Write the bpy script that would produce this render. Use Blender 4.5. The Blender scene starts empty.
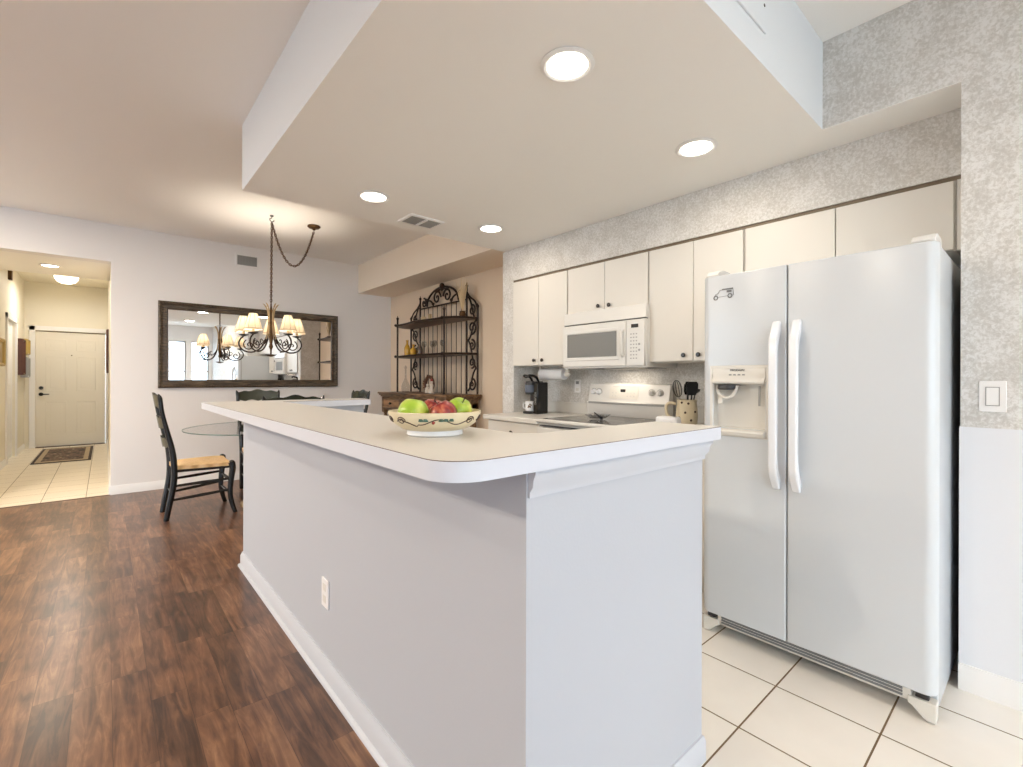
import bpy, math, random
from mathutils import Vector, Matrix
random.seed(4)
sc = bpy.context.scene
COL = sc.collection
PI = math.pi

# ------------------------------------------------------------------ camera, world, exposure
CAM_H, YAW, ROLL = 1.22, math.radians(40.914), math.radians(0.15)
cam_d = bpy.data.cameras.new('camera'); cam = bpy.data.objects.new('camera', cam_d); COL.objects.link(cam)
fwd = Vector((math.sin(YAW), math.cos(YAW), 0)); r0 = Vector((math.cos(YAW), -math.sin(YAW), 0)); u0 = Vector((0, 0, 1))
rgt = math.cos(ROLL) * r0 + math.sin(ROLL) * u0; upv = -math.sin(ROLL) * r0 + math.cos(ROLL) * u0
cam.matrix_world = Matrix(((rgt.x, upv.x, -fwd.x, 0), (rgt.y, upv.y, -fwd.y, 0), (rgt.z, upv.z, -fwd.z, CAM_H), (0, 0, 0, 1)))
cam_d.sensor_width = 36; cam_d.sensor_fit = 'HORIZONTAL'; cam_d.lens = 469.0 / 1023 * 36; cam_d.shift_y = -4.67 / 1023
cam_d.clip_start = 0.02
sc.camera = cam

world = bpy.data.worlds.new('sky'); sc.world = world; world.use_nodes = True
bg = world.node_tree.nodes['Background']; bg.inputs[0].default_value = (0.70, 0.85, 1.0, 1); bg.inputs[1].default_value = 5.8
sc.view_settings.view_transform = 'Standard'; sc.view_settings.look = 'None'
sc.view_settings.gamma = 1; sc.view_settings.use_curve_mapping = False
sc.view_settings.exposure = 0.47
sc.cycles.use_denoising = True; sc.cycles.max_bounces = 10; sc.cycles.diffuse_bounces = 7; sc.cycles.glossy_bounces = 5
sc.cycles.transmission_bounces = 8; sc.cycles.transparent_max_bounces = 12
sc.cycles.sample_clamp_indirect = 6; sc.cycles.caustics_reflective = False; sc.cycles.caustics_refractive = False
WARM = (1.0, 0.87, 0.71)

def area(name, loc, size, power, color, size_y=None, rot=(0, 0, 0), shape='DISK', portal=False, spread=None):
    l = bpy.data.lights.new(name, 'AREA'); l.shape = shape; l.size = size
    if size_y: l.size_y = size_y
    l.energy = power; l.color = color
    if spread: l.spread = spread
    if portal: l.cycles.is_portal = True
    o = bpy.data.objects.new(name, l); COL.objects.link(o); o.location = loc; o.rotation_euler = rot
    return o

# window openings in the wall behind the camera (x0, x1, z0, z1)
YB = -4.6
BACKWIN = [(-4.2, -1.5, 0.06, 2.4), (-1.1, -0.1, 0.3, 2.4), (0.2, 1.15, 0.3, 2.4), (1.44, 1.87, 0.5, 2.35), (2.01, 2.47, 0.5, 2.35)]
for (a, b, c, d) in BACKWIN:
    area('window_portal', ((a + b) / 2, YB - 0.16, (c + d) / 2), b - a, 1, (1, 1, 1), d - c, (-PI / 2, 0, 0), 'RECTANGLE', True)

LW = (4.3, 6.1, 0.06, 2.5)  # unseen side window, added to brighten the dining side
area('window_portal', (-4.66, (LW[0] + LW[1]) / 2, (LW[2] + LW[3]) / 2), LW[3] - LW[2], 1, (1, 1, 1), LW[1] - LW[0], (0, -PI / 2, 0), 'RECTANGLE', True)

# ------------------------------------------------------------------ materials
MATS = {}
def srgb(r, g, b):
    f = lambda c: (c / 255 / 12.92) if c / 255 <= 0.04045 else ((c / 255 + 0.055) / 1.055) ** 2.4
    return (f(r), f(g), f(b), 1)
def newmat(name):
    m = bpy.data.materials.new(name); m.use_nodes = True; MATS[name] = m
    nt = m.node_tree; return m, nt, nt.nodes['Principled BSDF']
def setp(b, **k):
    names = dict(color='Base Color', rough='Roughness', metal='Metallic', spec='Specular IOR Level', trans='Transmission Weight', ior='IOR', coat='Coat Weight', alpha='Alpha', emc='Emission Color', ems='Emission Strength', sub='Subsurface Weight')
    for kk, v in k.items(): b.inputs[names[kk]].default_value = v
def mat(name, rgb, rough=0.5, bump=0, bscale=50, var=0, vscale=8, **k):
    m, nt, b = newmat(name); setp(b, color=srgb(*rgb), rough=rough, **k)
    N, L = nt.nodes, nt.links
    tc = N.new('ShaderNodeTexCoord')
    if var:
        n = N.new('ShaderNodeTexNoise'); n.inputs['Scale'].default_value = vscale; n.inputs['Detail'].default_value = 4
        L.new(tc.outputs['Object'], n.inputs['Vector'])
        mx = N.new('ShaderNodeMixRGB'); c = srgb(*rgb)
        mx.inputs[1].default_value = tuple(max(0, x * (1 - var)) for x in c[:3]) + (1,); mx.inputs[2].default_value = tuple(min(1, x * (1 + var)) for x in c[:3]) + (1,)
        L.new(n.outputs['Fac'], mx.inputs[0]); L.new(mx.outputs[0], b.inputs['Base Color'])
    if bump:
        n2 = N.new('ShaderNodeTexNoise'); n2.inputs['Scale'].default_value = bscale; n2.inputs['Detail'].default_value = 3
        L.new(tc.outputs['Object'], n2.inputs['Vector'])
        bp = N.new('ShaderNodeBump'); bp.inputs['Strength'].default_value = bump; bp.inputs['Distance'].default_value = 0.004
        L.new(n2.outputs['Fac'], bp.inputs['Height']); L.new(bp.outputs[0], b.inputs['Normal'])
    return m
def emit(name, rgb, s):
    m, nt, b = newmat(name); setp(b, color=srgb(*rgb), emc=srgb(*rgb), ems=s); return m
def ramp(nt, stops):
    r = nt.nodes.new('ShaderNodeValToRGB'); e = r.color_ramp.elements
    while len(e) < len(stops): e.new(0.5)
    for x, (p, c) in zip(e, stops): x.position = p; x.color = c
    return r

mat('tan_paint', (219, 200, 177), 0.65, 0.05, 120)
mat('peach_paint', (235, 222, 205), 0.65, 0.05, 120)
mat('wall_paint', (233, 231, 230), 0.6, 0.08, 120)
mat('pale_paint', (224, 226, 231), 0.6, 0.06, 120)
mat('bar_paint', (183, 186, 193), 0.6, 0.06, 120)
mat('ceiling_paint', (242, 241, 238), 0.75, 0.05, 150)
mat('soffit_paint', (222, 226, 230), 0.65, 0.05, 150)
mat('trim_white', (234, 233, 232), 0.35, 0.02, 60)
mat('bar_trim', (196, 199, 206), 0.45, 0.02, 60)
mat('hall_paint', (228, 222, 206), 0.6, 0.05, 120)
mat('door_paint', (226, 220, 206), 0.4)
mat('cabinet_white', (218, 215, 209), 0.38, 0.015, 40)
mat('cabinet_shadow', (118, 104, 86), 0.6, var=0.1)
mat('laminate', (216, 214, 209), 0.32, 0.01, 90, var=0.015, vscale=60)
mat('laminate_edge', (206, 209, 218), 0.35)
mat('seam_brown', (96, 72, 56), 0.5)
mat('fridge_white', (205, 210, 215), 0.22, 0.03, 260)
mat('plastic_white', (218, 215, 208), 0.3)
mat('plastic_grey', (150, 150, 148), 0.4)
mat('plastic_dark', (40, 40, 44), 0.35)
mat('black_gloss', (16, 17, 20), 0.12)
mat('blue_grey', (84, 92, 108), 0.3)
mat('handle_white', (230, 233, 238), 0.22)
mat('cook_glass', (70, 68, 66), 0.12, spec=0.7)
mat('appliance_white', (220, 219, 216), 0.25)
mat('appliance_grey', (196, 196, 196), 0.3)
mat('window_mesh', (118, 118, 116), 0.35, var=0.12, vscale=300)
mat('black_metal', (20, 18, 17), 0.4)
mat('knob_black', (34, 24, 20), 0.3)
mat('iron', (48, 34, 25), 0.5, 0.2, 80, var=0.35, vscale=40, metal=0.5)
mat('bronze', (84, 60, 34), 0.4, metal=0.7)
mat('gilt', (176, 150, 112), 0.45, 0.1, 90, var=0.2, metal=0.35)
mat('chair_black', (27, 29, 31), 0.25, 0.1, 50, var=0.3, vscale=12)
mat('chair_olive', (50, 54, 42), 0.24, 0.1, 50, var=0.25, vscale=12)
mat('bowl_cream', (214, 200, 168), 0.3, var=0.06, vscale=12)
mat('bowl_white', (226, 228, 232), 0.3)
mat('vine_brown', (62, 40, 34), 0.5); mat('leaf_green', (70, 100, 88), 0.5); mat('berry_red', (150, 60, 50), 0.5)
mat('pitcher_tan', (202, 190, 164), 0.35, var=0.08, vscale=20)
mat('rope_chain', (92, 66, 44), 0.5, metal=0.6)
mat('yellow_glass', (196, 150, 52), 0.15, var=0.2)
mat('smoke_glass', (96, 84, 78), 0.12, var=0.3)
mat('wax_cream', (214, 190, 150), 0.5, var=0.1)
mat('figure_white', (222, 210, 196), 0.5, var=0.1)
mat('wreath_brown', (92, 58, 38), 0.6, 0.6, 60, var=0.6, vscale=60)
mat('vent_dark', (70, 76, 76), 0.6)
mat('lens_off', (240, 236, 228), 0.4)
mat('picture_gold', (176, 150, 86), 0.45, var=0.2)
mat('picture_red', (84, 50, 42), 0.5, var=0.3, vscale=20)
mat('canvas_tan', (170, 150, 110), 0.6, var=0.4, vscale=18)
mat('canvas_sage', (150, 156, 140), 0.6, var=0.3, vscale=18)
mat('magnet_grey', (120, 122, 124), 0.5)
mat('print_grey', (110, 110, 110), 0.5)
mat('bounce_ground', (226, 220, 210), 0.9, var=0.08)
mat('absorbing_taupe', (168, 160, 150), 0.7, 0.05, 100)  # for the unseen left wall, made dark to absorb light from that side
emit('lamp_lens', (255, 246, 228), 9.0)
emit('dome_glow', (255, 240, 214), 5.0)
emit('clock_green', (60, 90, 110), 0.6)

def glassy(name, tint, ior=1.45, rough=0.0):
    m, nt, b = newmat(name); N, L = nt.nodes, nt.links
    t = N.new('ShaderNodeBsdfTransparent'); t.inputs[0].default_value = tint
    g = N.new('ShaderNodeBsdfGlossy'); g.inputs['Roughness'].default_value = rough
    fr = N.new('ShaderNodeFresnel'); fr.inputs[0].default_value = ior
    ge = N.new('ShaderNodeNewGeometry'); iv = N.new('ShaderNodeMath'); iv.operation = 'SUBTRACT'; iv.inputs[0].default_value = 1; L.new(ge.outputs['Backfacing'], iv.inputs[1]); ml = N.new('ShaderNodeMath'); ml.operation = 'MULTIPLY'; L.new(fr.outputs[0], ml.inputs[0]); L.new(iv.outputs[0], ml.inputs[1])
    mx = N.new('ShaderNodeMixShader'); L.new(ml.outputs[0], mx.inputs[0]); L.new(t.outputs[0], mx.inputs[1]); L.new(g.outputs[0], mx.inputs[2])
    L.new(mx.outputs[0], N['Material Output'].inputs[0]); return m
glassy('window_glass', (0.97, 0.99, 1, 1)); glassy('table_glass', (0.992, 0.996, 0.994, 1), ior=1.3); glassy('clear_glass', (0.86, 0.86, 0.86, 1))
glassy('edge_glass', (0.25, 0.4, 0.36, 1))
m, nt, b = newmat('mirror_glass'); setp(b, color=(0.93, 0.93, 0.93, 1), rough=0.0, metal=1.0)
m, nt, b = newmat('steel'); setp(b, color=(0.6, 0.6, 0.6, 1), rough=0.3, metal=1.0)
m, nt, b = newmat('shade_cloth'); N, L = nt.nodes, nt.links
tr = N.new('ShaderNodeBsdfTranslucent'); tr.inputs[0].default_value = srgb(255, 250, 238)
di = N.new('ShaderNodeBsdfDiffuse'); di.inputs[0].default_value = srgb(250, 238, 216)
mx = N.new('ShaderNodeMixShader'); mx.inputs[0].default_value = 0.75; L.new(di.outputs[0], mx.inputs[1]); L.new(tr.outputs[0], mx.inputs[2]); L.new(mx.outputs[0], N['Material Output'].inputs[0])

def m_wallpaper(name, dark, mid, light):
    m, nt, b = newmat(name); N, L = nt.nodes, nt.links
    tc = N.new('ShaderNodeTexCoord')
    n = N.new('ShaderNodeTexNoise'); n.inputs['Scale'].default_value = 80; n.inputs['Detail'].default_value = 6; n.inputs['Roughness'].default_value = 0.7; n.inputs['Distortion'].default_value = 0.5
    n2 = N.new('ShaderNodeTexNoise'); n2.inputs['Scale'].default_value = 9; n2.inputs['Detail'].default_value = 3
    L.new(tc.outputs['Object'], n.inputs['Vector']); L.new(tc.outputs['Object'], n2.inputs['Vector'])
    ad = N.new('ShaderNodeMath'); ad.operation = 'MULTIPLY_ADD'; ad.inputs[1].default_value = 0.35; ad.inputs[2].default_value = -0.175
    L.new(n2.outputs['Fac'], ad.inputs[0])
    s = N.new('ShaderNodeMath'); s.operation = 'ADD'; L.new(n.outputs['Fac'], s.inputs[0]); L.new(ad.outputs[0], s.inputs[1])
    r = ramp(nt, [(0.38, srgb(*dark)), (0.5, srgb(*mid)), (0.6, srgb(*light))]); L.new(s.outputs[0], r.inputs[0])
    L.new(r.outputs[0], b.inputs['Base Color']); setp(b, rough=0.7)
    bp = N.new('ShaderNodeBump'); bp.inputs['Strength'].default_value = 0.25; bp.inputs['Distance'].default_value = 0.003
    L.new(n.outputs['Fac'], bp.inputs['Height']); L.new(bp.outputs[0], b.inputs['Normal'])
m_wallpaper('wallpaper', (194, 191, 186), (208, 206, 202), (222, 221, 219))

def m_tile(name, x0, y0, px, py, base, base2, grout, w=0.006):
    m, nt, b = newmat(name); N, L = nt.nodes, nt.links
    tc = N.new('ShaderNodeTexCoord'); sp = N.new('ShaderNodeSeparateXYZ'); L.new(tc.outputs['Object'], sp.inputs[0])
    def M(op, a, bb=None, c=None):
        q = N.new('ShaderNodeMath'); q.operation = op
        for i, v in enumerate((a, bb, c)):
            if v is None: continue
            if isinstance(v, (int, float)): q.inputs[i].default_value = v
            else: L.new(v, q.inputs[i])
        return q.outputs[0]
    fs, ids = [], []
    for out, o, p in ((sp.outputs[0], x0, px), (sp.outputs[1], y0, py)):
        t = M('DIVIDE', M('SUBTRACT', out, o), p); fl = M('FLOOR', t); fr = M('SUBTRACT', t, fl)
        d = M('MULTIPLY', M('MINIMUM', fr, M('SUBTRACT', 1.0, fr)), p); fs.append(d); ids.append(fl)
    d = M('MINIMUM', fs[0], fs[1]); g = M('LESS_THAN', d, w / 2)
    h = M('FRACT', M('MULTIPLY', M('SINE', M('ADD', M('MULTIPLY', ids[0], 12.99), M('MULTIPLY', ids[1], 78.23))), 437.5))
    n = N.new('ShaderNodeTexNoise'); n.inputs['Scale'].default_value = 7; n.inputs['Detail'].default_value = 5; L.new(tc.outputs['Object'], n.inputs['Vector'])
    f = M('ADD', M('MULTIPLY', n.outputs['Fac'], 0.75), M('MULTIPLY', h, 0.25))
    c = N.new('ShaderNodeMixRGB'); c.inputs[1].default_value = srgb(*base); c.inputs[2].default_value = srgb(*base2); L.new(f, c.inputs[0])
    c2 = N.new('ShaderNodeMixRGB'); c2.inputs[2].default_value = srgb(*grout); L.new(g, c2.inputs[0]); L.new(c.outputs[0], c2.inputs[1])
    L.new(c2.outputs[0], b.inputs['Base Color']); L.new(M('MULTIPLY_ADD', g, 0.5, 0.28), b.inputs['Roughness'])
    bp = N.new('ShaderNodeBump'); bp.inputs['Strength'].default_value = 0.5; bp.inputs['Distance'].default_value = 0.002
    L.new(M('MINIMUM', M('DIVIDE', d, w), 1.0), bp.inputs['Height']); L.new(bp.outputs[0], b.inputs['Normal'])
m_tile('kitchen_tile', 2.02, 0.7196, 0.3385, 0.3335, (234, 230, 223), (222, 216, 208), (112, 92, 66), 0.006)
m_tile('hall_tile', -0.145, 6.95, 0.3285, 0.3285, (238, 228, 208), (226, 215, 196), (140, 124, 100), 0.005)

def m_wood_floor():
    m, nt, b = newmat('wood_floor'); N, L = nt.nodes, nt.links
    tc = N.new('ShaderNodeTexCoord'); sp = N.new('ShaderNodeSeparateXYZ'); L.new(tc.outputs['Object'], sp.inputs[0])
    def M(op, a, bb=None, c=None):
        q = N.new('ShaderNodeMath'); q.operation = op
        for i, v in enumerate((a, bb, c)):
            if v is None: continue
            if isinstance(v, (int, float)): q.inputs[i].default_value = v
            else: L.new(v, q.inputs[i])
        return q.outputs[0]
    W, LN = 0.112, 0.62
    tx = M('DIVIDE', M('ADD', sp.outputs[0], 0.09), W); ix = M('FLOOR', tx); fx = M('SUBTRACT', tx, ix)
    off = M('FRACT', M('MULTIPLY', M('SINE', M('MULTIPLY', ix, 12.9898)), 4375.85))
    ty = M('ADD', M('DIVIDE', sp.outputs[1], LN), off); iy = M('FLOOR', ty); fy = M('SUBTRACT', ty, iy)
    rnd = M('FRACT', M('MULTIPLY', M('SINE', M('ADD', M('MULTIPLY', ix, 3.17), M('MULTIPLY', iy, 7.91))), 4341.3))
    dx = M('MULTIPLY', M('MINIMUM', fx, M('SUBTRACT', 1.0, fx)), W); dy = M('MULTIPLY', M('MINIMUM', fy, M('SUBTRACT', 1.0, fy)), LN)
    seam = M('LESS_THAN', M('MINIMUM', dx, dy), 0.0009)
    cb = N.new('ShaderNodeCombineXYZ'); L.new(M('MULTIPLY', sp.outputs[0], 22.0), cb.inputs[0]); L.new(M('MULTIPLY', sp.outputs[1], 2.2), cb.inputs[1]); L.new(M('MULTIPLY', rnd, 30.0), cb.inputs[2])
    n = N.new('ShaderNodeTexNoise'); n.inputs['Scale'].default_value = 1.4; n.inputs['Detail'].default_value = 7; n.inputs['Roughness'].default_value = 0.62; n.inputs['Distortion'].default_value = 1.1
    L.new(cb.outputs[0], n.inputs['Vector'])
    n2 = N.new('ShaderNodeTexNoise'); n2.inputs['Scale'].default_value = 5.0; n2.inputs['Detail'].default_value = 4; L.new(tc.outputs['Object'], n2.inputs['Vector'])
    f = M('ADD', M('ADD', M('MULTIPLY_ADD', n.outputs['Fac'], 1.15, -0.16), M('MULTIPLY', rnd, 0.22)), M('MULTIPLY', M('SUBTRACT', n2.outputs['Fac'], 0.5), 0.5))
    r = ramp(nt, [(0.26, srgb(56, 36, 26)), (0.46, srgb(88, 59, 42)), (0.64, srgb(116, 81, 58)), (0.86, srgb(150, 112, 82))]); L.new(f, r.inputs[0])
    c2 = N.new('ShaderNodeMixRGB'); c2.inputs[2].default_value = srgb(48, 28, 18); L.new(M('MULTIPLY', seam, 0.7), c2.inputs[0]); L.new(r.outputs[0], c2.inputs[1])
    L.new(c2.outputs[0], b.inputs['Base Color'])
    setp(b, spec=0.6, rough=0.285)
m_wood_floor()

def m_grain(name, c1, c2, c3, axis=1, sc1=30, rough=0.45):
    m, nt, b = newmat(name); N, L = nt.nodes, nt.links
    tc = N.new('ShaderNodeTexCoord'); mp = N.new('ShaderNodeMapping'); s = [sc1] * 3; s[axis] = sc1 * 0.12; mp.inputs['Scale'].default_value = s
    L.new(tc.outputs['Object'], mp.inputs[0]); n = N.new('ShaderNodeTexNoise'); n.inputs['Scale'].default_value = 1; n.inputs['Detail'].default_value = 6; n.inputs['Distortion'].default_value = 1
    L.new(mp.outputs[0], n.inputs['Vector']); r = ramp(nt, [(0.3, srgb(*c1)), (0.5, srgb(*c2)), (0.72, srgb(*c3))]); L.new(n.outputs['Fac'], r.inputs[0])
    L.new(r.outputs[0], b.inputs['Base Color']); setp(b, rough=rough)
    bp = N.new('ShaderNodeBump'); bp.inputs['Strength'].default_value = 0.4; bp.inputs['Distance'].default_value = 0.003; L.new(n.outputs['Fac'], bp.inputs['Height']); L.new(bp.outputs[0], b.inputs['Normal'])
m_grain('buffet_wood', (62, 44, 30), (112, 84, 58), (156, 124, 90))
m_grain('buffet_front', (110, 78, 50), (158, 118, 80), (186, 148, 106))
m_grain('shelf_wood', (44, 28, 20), (84, 56, 36), (116, 82, 54))
m_grain('mirror_frame', (40, 30, 22), (74, 60, 44), (118, 100, 76), 0, 60)

def m_rush():
    m, nt, b = newmat('rush'); N, L = nt.nodes, nt.links
    tc = N.new('ShaderNodeTexCoord'); sp = N.new('ShaderNodeSeparateXYZ'); L.new(tc.outputs['Object'], sp.inputs[0])
    def M(op, a, bb=None):
        q = N.new('ShaderNodeMath'); q.operation = op
        for i, v in enumerate((a, bb)):
            if v is None: continue
            if isinstance(v, (int, float)): q.inputs[i].default_value = v
            else: L.new(v, q.inputs[i])
        return q.outputs[0]
    d = M('MAXIMUM', M('ABSOLUTE', M('SUBTRACT', sp.outputs[0], 0.02)), M('ABSOLUTE', sp.outputs[1]))
    w = M('MULTIPLY_ADD', M('SINE', M('MULTIPLY', d, 520.0)), 0.5); w.node.inputs[2].default_value = 0.5
    n = N.new('ShaderNodeTexNoise'); n.inputs['Scale'].default_value = 30; n.inputs['Detail'].default_value = 4; L.new(tc.outputs['Object'], n.inputs['Vector'])
    r = ramp(nt, [(0.1, srgb(176, 134, 86)), (0.5, srgb(226, 188, 136)), (0.9, srgb(240, 212, 166))])
    L.new(M('ADD', M('MULTIPLY', w, 0.45), M('MULTIPLY', n.outputs['Fac'], 0.6)), r.inputs[0]); L.new(r.outputs[0], b.inputs['Base Color']); setp(b, rough=0.7)
    bp = N.new('ShaderNodeBump'); bp.inputs['Strength'].default_value = 0.6; bp.inputs['Distance'].default_value = 0.003; L.new(w, bp.inputs['Height']); L.new(bp.outputs[0], b.inputs['Normal'])
m_rush()
def m_apple(name, c1, c2, c3, ax):
    m, nt, b = newmat(name); N, L = nt.nodes, nt.links
    tc = N.new('ShaderNodeTexCoord'); mp = N.new('ShaderNodeMapping'); mp.inputs['Scale'].default_value = ax
    L.new(tc.outputs['Object'], mp.inputs[0]); n = N.new('ShaderNodeTexNoise'); n.inputs['Scale'].default_value = 1; n.inputs['Detail'].default_value = 4; L.new(mp.outputs[0], n.inputs['Vector'])
    r = ramp(nt, [(0.32, srgb(*c1)), (0.5, srgb(*c2)), (0.66, srgb(*c3))]); L.new(n.outputs['Fac'], r.inputs[0]); L.new(r.outputs[0], b.inputs['Base Color']); setp(b, rough=0.28)
m_apple('apple_green', (130, 160, 40), (160, 190, 62), (196, 206, 96), (24, 24, 10))
m_apple('apple_red', (110, 26, 30), (146, 48, 44), (192, 112, 82), (70, 70, 10))

def m_rug():
    m, nt, b = newmat('rug_pattern'); N, L = nt.nodes, nt.links
    tc = N.new('ShaderNodeTexCoord'); v = N.new('ShaderNodeTexVoronoi'); v.inputs['Scale'].default_value = 11; L.new(tc.outputs['Object'], v.inputs['Vector'])
    r = ramp(nt, [(0.12, srgb(196, 176, 146)), (0.3, srgb(70, 60, 56)), (0.5, srgb(120, 96, 80)), (0.7, srgb(60, 52, 50))]); L.new(v.outputs['Distance'], r.inputs[0]); L.new(r.outputs[0], b.inputs['Base Color']); setp(b, rough=0.95)
m_rug(); mat('rug_edge', (58, 50, 48), 0.95); mat('rug_band', (170, 152, 126), 0.95, var=0.4, vscale=60)
def m_outside():
    m, nt, b = newmat('hedge'); N, L = nt.nodes, nt.links
    tc = N.new('ShaderNodeTexCoord'); v = N.new('ShaderNodeTexNoise'); v.inputs['Scale'].default_value = 3; v.inputs['Detail'].default_value = 8; L.new(tc.outputs['Object'], v.inputs['Vector'])
    r = ramp(nt, [(0.35, srgb(50, 80, 50)), (0.65, srgb(120, 150, 100))]); L.new(v.outputs['Fac'], r.inputs[0]); L.new(r.outputs[0], b.inputs['Base Color']); setp(b, rough=0.9)
m_outside()

# ------------------------------------------------------------------ mesh helper
class MB:
    def __init__(s): s.v = []; s.f = []; s.m = []; s.mi = 0
    def add(s, vs, fs):
        k = len(s.v); s.v += [tuple(x) for x in vs]
        for f in fs: s.f.append(tuple(i + k for i in f)); s.m.append(s.mi)
        return s
    def box(s, x0, x1, y0, y1, z0, z1):
        if x0 > x1: x0, x1 = x1, x0
        if y0 > y1: y0, y1 = y1, y0
        return s.add([(x0, y0, z0), (x1, y0, z0), (x1, y1, z0), (x0, y1, z0), (x0, y0, z1), (x1, y0, z1), (x1, y1, z1), (x0, y1, z1)],
                     [(3, 2, 1, 0), (4, 5, 6, 7), (0, 1, 5, 4), (1, 2, 6, 5), (2, 3, 7, 6), (3, 0, 4, 7)])
    def prism(s, poly, axis, a, b):
        def P(p, t): return (t, p[0], p[1]) if axis == 'x' else (p[0], t, p[1]) if axis == 'y' else (p[0], p[1], t)
        n = len(poly); vs = [P(p, a) for p in poly] + [P(p, b) for p in poly]
        return s.add(vs, [tuple(range(n))[::-1], tuple(range(n, 2 * n))] + [(i, (i + 1) % n, n + (i + 1) % n, n + i) for i in range(n)])
    def tube(s, pts, r, n=8, closed=False, flat=None):
        pts = [Vector(p) for p in pts]; N = len(pts)
        R = r if isinstance(r, (list, tuple)) else [r] * N
        T = []
        for i in range(N):
            a = pts[(i - 1) % N] if (closed or i > 0) else pts[i]; b = pts[(i + 1) % N] if (closed or i < N - 1) else pts[i]
            t = b - a; T.append(t.normalized() if t.length > 1e-9 else Vector((0, 0, 1)))
        ref = Vector((0, 0, 1)) if abs(T[0].z) < 0.9 else Vector((0, 1, 0))
        u = T[0].cross(ref).normalized(); vs = []
        for i in range(N):
            u = (u - T[i] * u.dot(T[i]));
            u = u.normalized() if u.length > 1e-6 else T[i].orthogonal().normalized()
            w = T[i].cross(u)
            for k in range(n):
                a = 2 * PI * k / n; vs.append(pts[i] + R[i] * (math.cos(a) * u + math.sin(a) * w))
        fs = []
        for i in range(N if closed else N - 1):
            j = (i + 1) % N
            for k in range(n): fs.append((i * n + k, i * n + (k + 1) % n, j * n + (k + 1) % n, j * n + k))
        if not closed: fs += [tuple(range(n))[::-1], tuple((N - 1) * n + k for k in range(n))]
        return s.add(vs, fs)
    def lathe(s, prof, c=(0, 0, 0), n=24, axis='z', sx=1, sy=1, caps=True):
        vs = []; N = len(prof)
        for r, h in prof:
            for k in range(n):
                a = 2 * PI * k / n; x, y = r * math.cos(a) * sx, r * math.sin(a) * sy
                p = (x, y, h) if axis == 'z' else (h, x, y) if axis == 'x' else (x, h, y)
                vs.append((p[0] + c[0], p[1] + c[1], p[2] + c[2]))
        fs = []
        for i in range(N - 1):
            for k in range(n):
                q = (i * n + k, i * n + (k + 1) % n, (i + 1) * n + (k + 1) % n, (i + 1) * n + k); fs.append(q if axis != 'y' else q[::-1])
        a, b = tuple(range(n))[::-1], tuple((N - 1) * n + k for k in range(n))
        if caps and prof[0][0] > 1e-6: fs.append(a if axis != 'y' else a[::-1])
        if caps and prof[-1][0] > 1e-6: fs.append(b if axis != 'y' else b[::-1])
        return s.add(vs, fs)
    def ball(s, c, r, n=14, sz=1.0):
        return s.lathe([(r * math.sin(PI * i / n), -r * sz * math.cos(PI * i / n)) for i in range(n + 1)], c, n + 4)
    def ring(s, a0, a1, b0, b1, prof, plane, base):
        # mitred rectangular frame. prof: (inset, height). plane 'y-' faces -y at base, 'x-' faces -x, 'x+' , 'z-'
        vs = []
        for (ins, h) in prof:
            for (a, b) in ((a0 + ins, b0 + ins), (a1 - ins, b0 + ins), (a1 - ins, b1 - ins), (a0 + ins, b1 - ins)):
                if plane == 'y-': vs.append((a, base - h, b))
                elif plane == 'y+': vs.append((a, base + h, b))
                elif plane == 'x-': vs.append((base - h, a, b))
                elif plane == 'x+': vs.append((base + h, a, b))
                elif plane == 'z-': vs.append((a, b, base - h))
        n = len(prof); fs = []
        for i in range(n - 1):
            for k in range(4): fs.append((i * 4 + k, i * 4 + (k + 1) % 4, (i + 1) * 4 + (k + 1) % 4, (i + 1) * 4 + k))
        return s.add(vs, fs)
    def build(s, name, mats, parent=None, kind=None, bevel=0, bseg=2, local=False, ang=38, loc=None):
        me = bpy.data.meshes.new(name)
        if parent is not None and not local: off = wloc(parent)
        elif parent is None and not local:
            xs = [p[0] for p in s.v]; ys = [p[1] for p in s.v]; zs = [p[2] for p in s.v]
            off = Vector(((min(xs) + max(xs)) / 2, (min(ys) + max(ys)) / 2, min(zs))) if kind is None else Vector((0, 0, 0))
        else: off = Vector((0, 0, 0))
        me.from_pydata([(p[0] - off.x, p[1] - off.y, p[2] - off.z) for p in s.v], [], s.f)
        for mm in (mats if isinstance(mats, (list, tuple)) else [mats]): me.materials.append(MATS[mm])
        for p, i in zip(me.polygons, s.m): p.material_index = i
        bmx = __import__('bmesh').new(); bmx.from_mesh(me); __import__('bmesh').ops.recalc_face_normals(bmx, faces=bmx.faces); bmx.to_mesh(me); bmx.free()
        me.shade_smooth(); me.set_sharp_from_angle(angle=math.radians(ang))
        o = bpy.data.objects.new(name, me); COL.objects.link(o)
        if parent is not None: o.parent = parent
        elif not local: o.location = off
        if kind: o['kind'] = kind
        if bevel:
            md = o.modifiers.new('bevel', 'BEVEL'); md.width = bevel; md.segments = bseg; md.limit_method = 'ANGLE'; md.angle_limit = math.radians(40)
        return o
def wloc(o):
    v = Vector((0, 0, 0))
    while o is not None: v += o.location; o = o.parent
    return v
def thing(name, label, cat, loc=(0, 0, 0), group=None, rotz=0):
    o = bpy.data.objects.new(name, None); COL.objects.link(o); o.location = loc; o.rotation_euler.z = rotz; o.empty_display_size = 0.1
    o['label'] = label; o['category'] = cat
    if group: o['group'] = group
    return o
def tag(o, label, cat, group=None):
    o['label'] = label; o['category'] = cat
    if group: o['group'] = group
    return o
def struct(name, mb, m, **k): return mb.build(name, m, kind='structure', **k)
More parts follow.
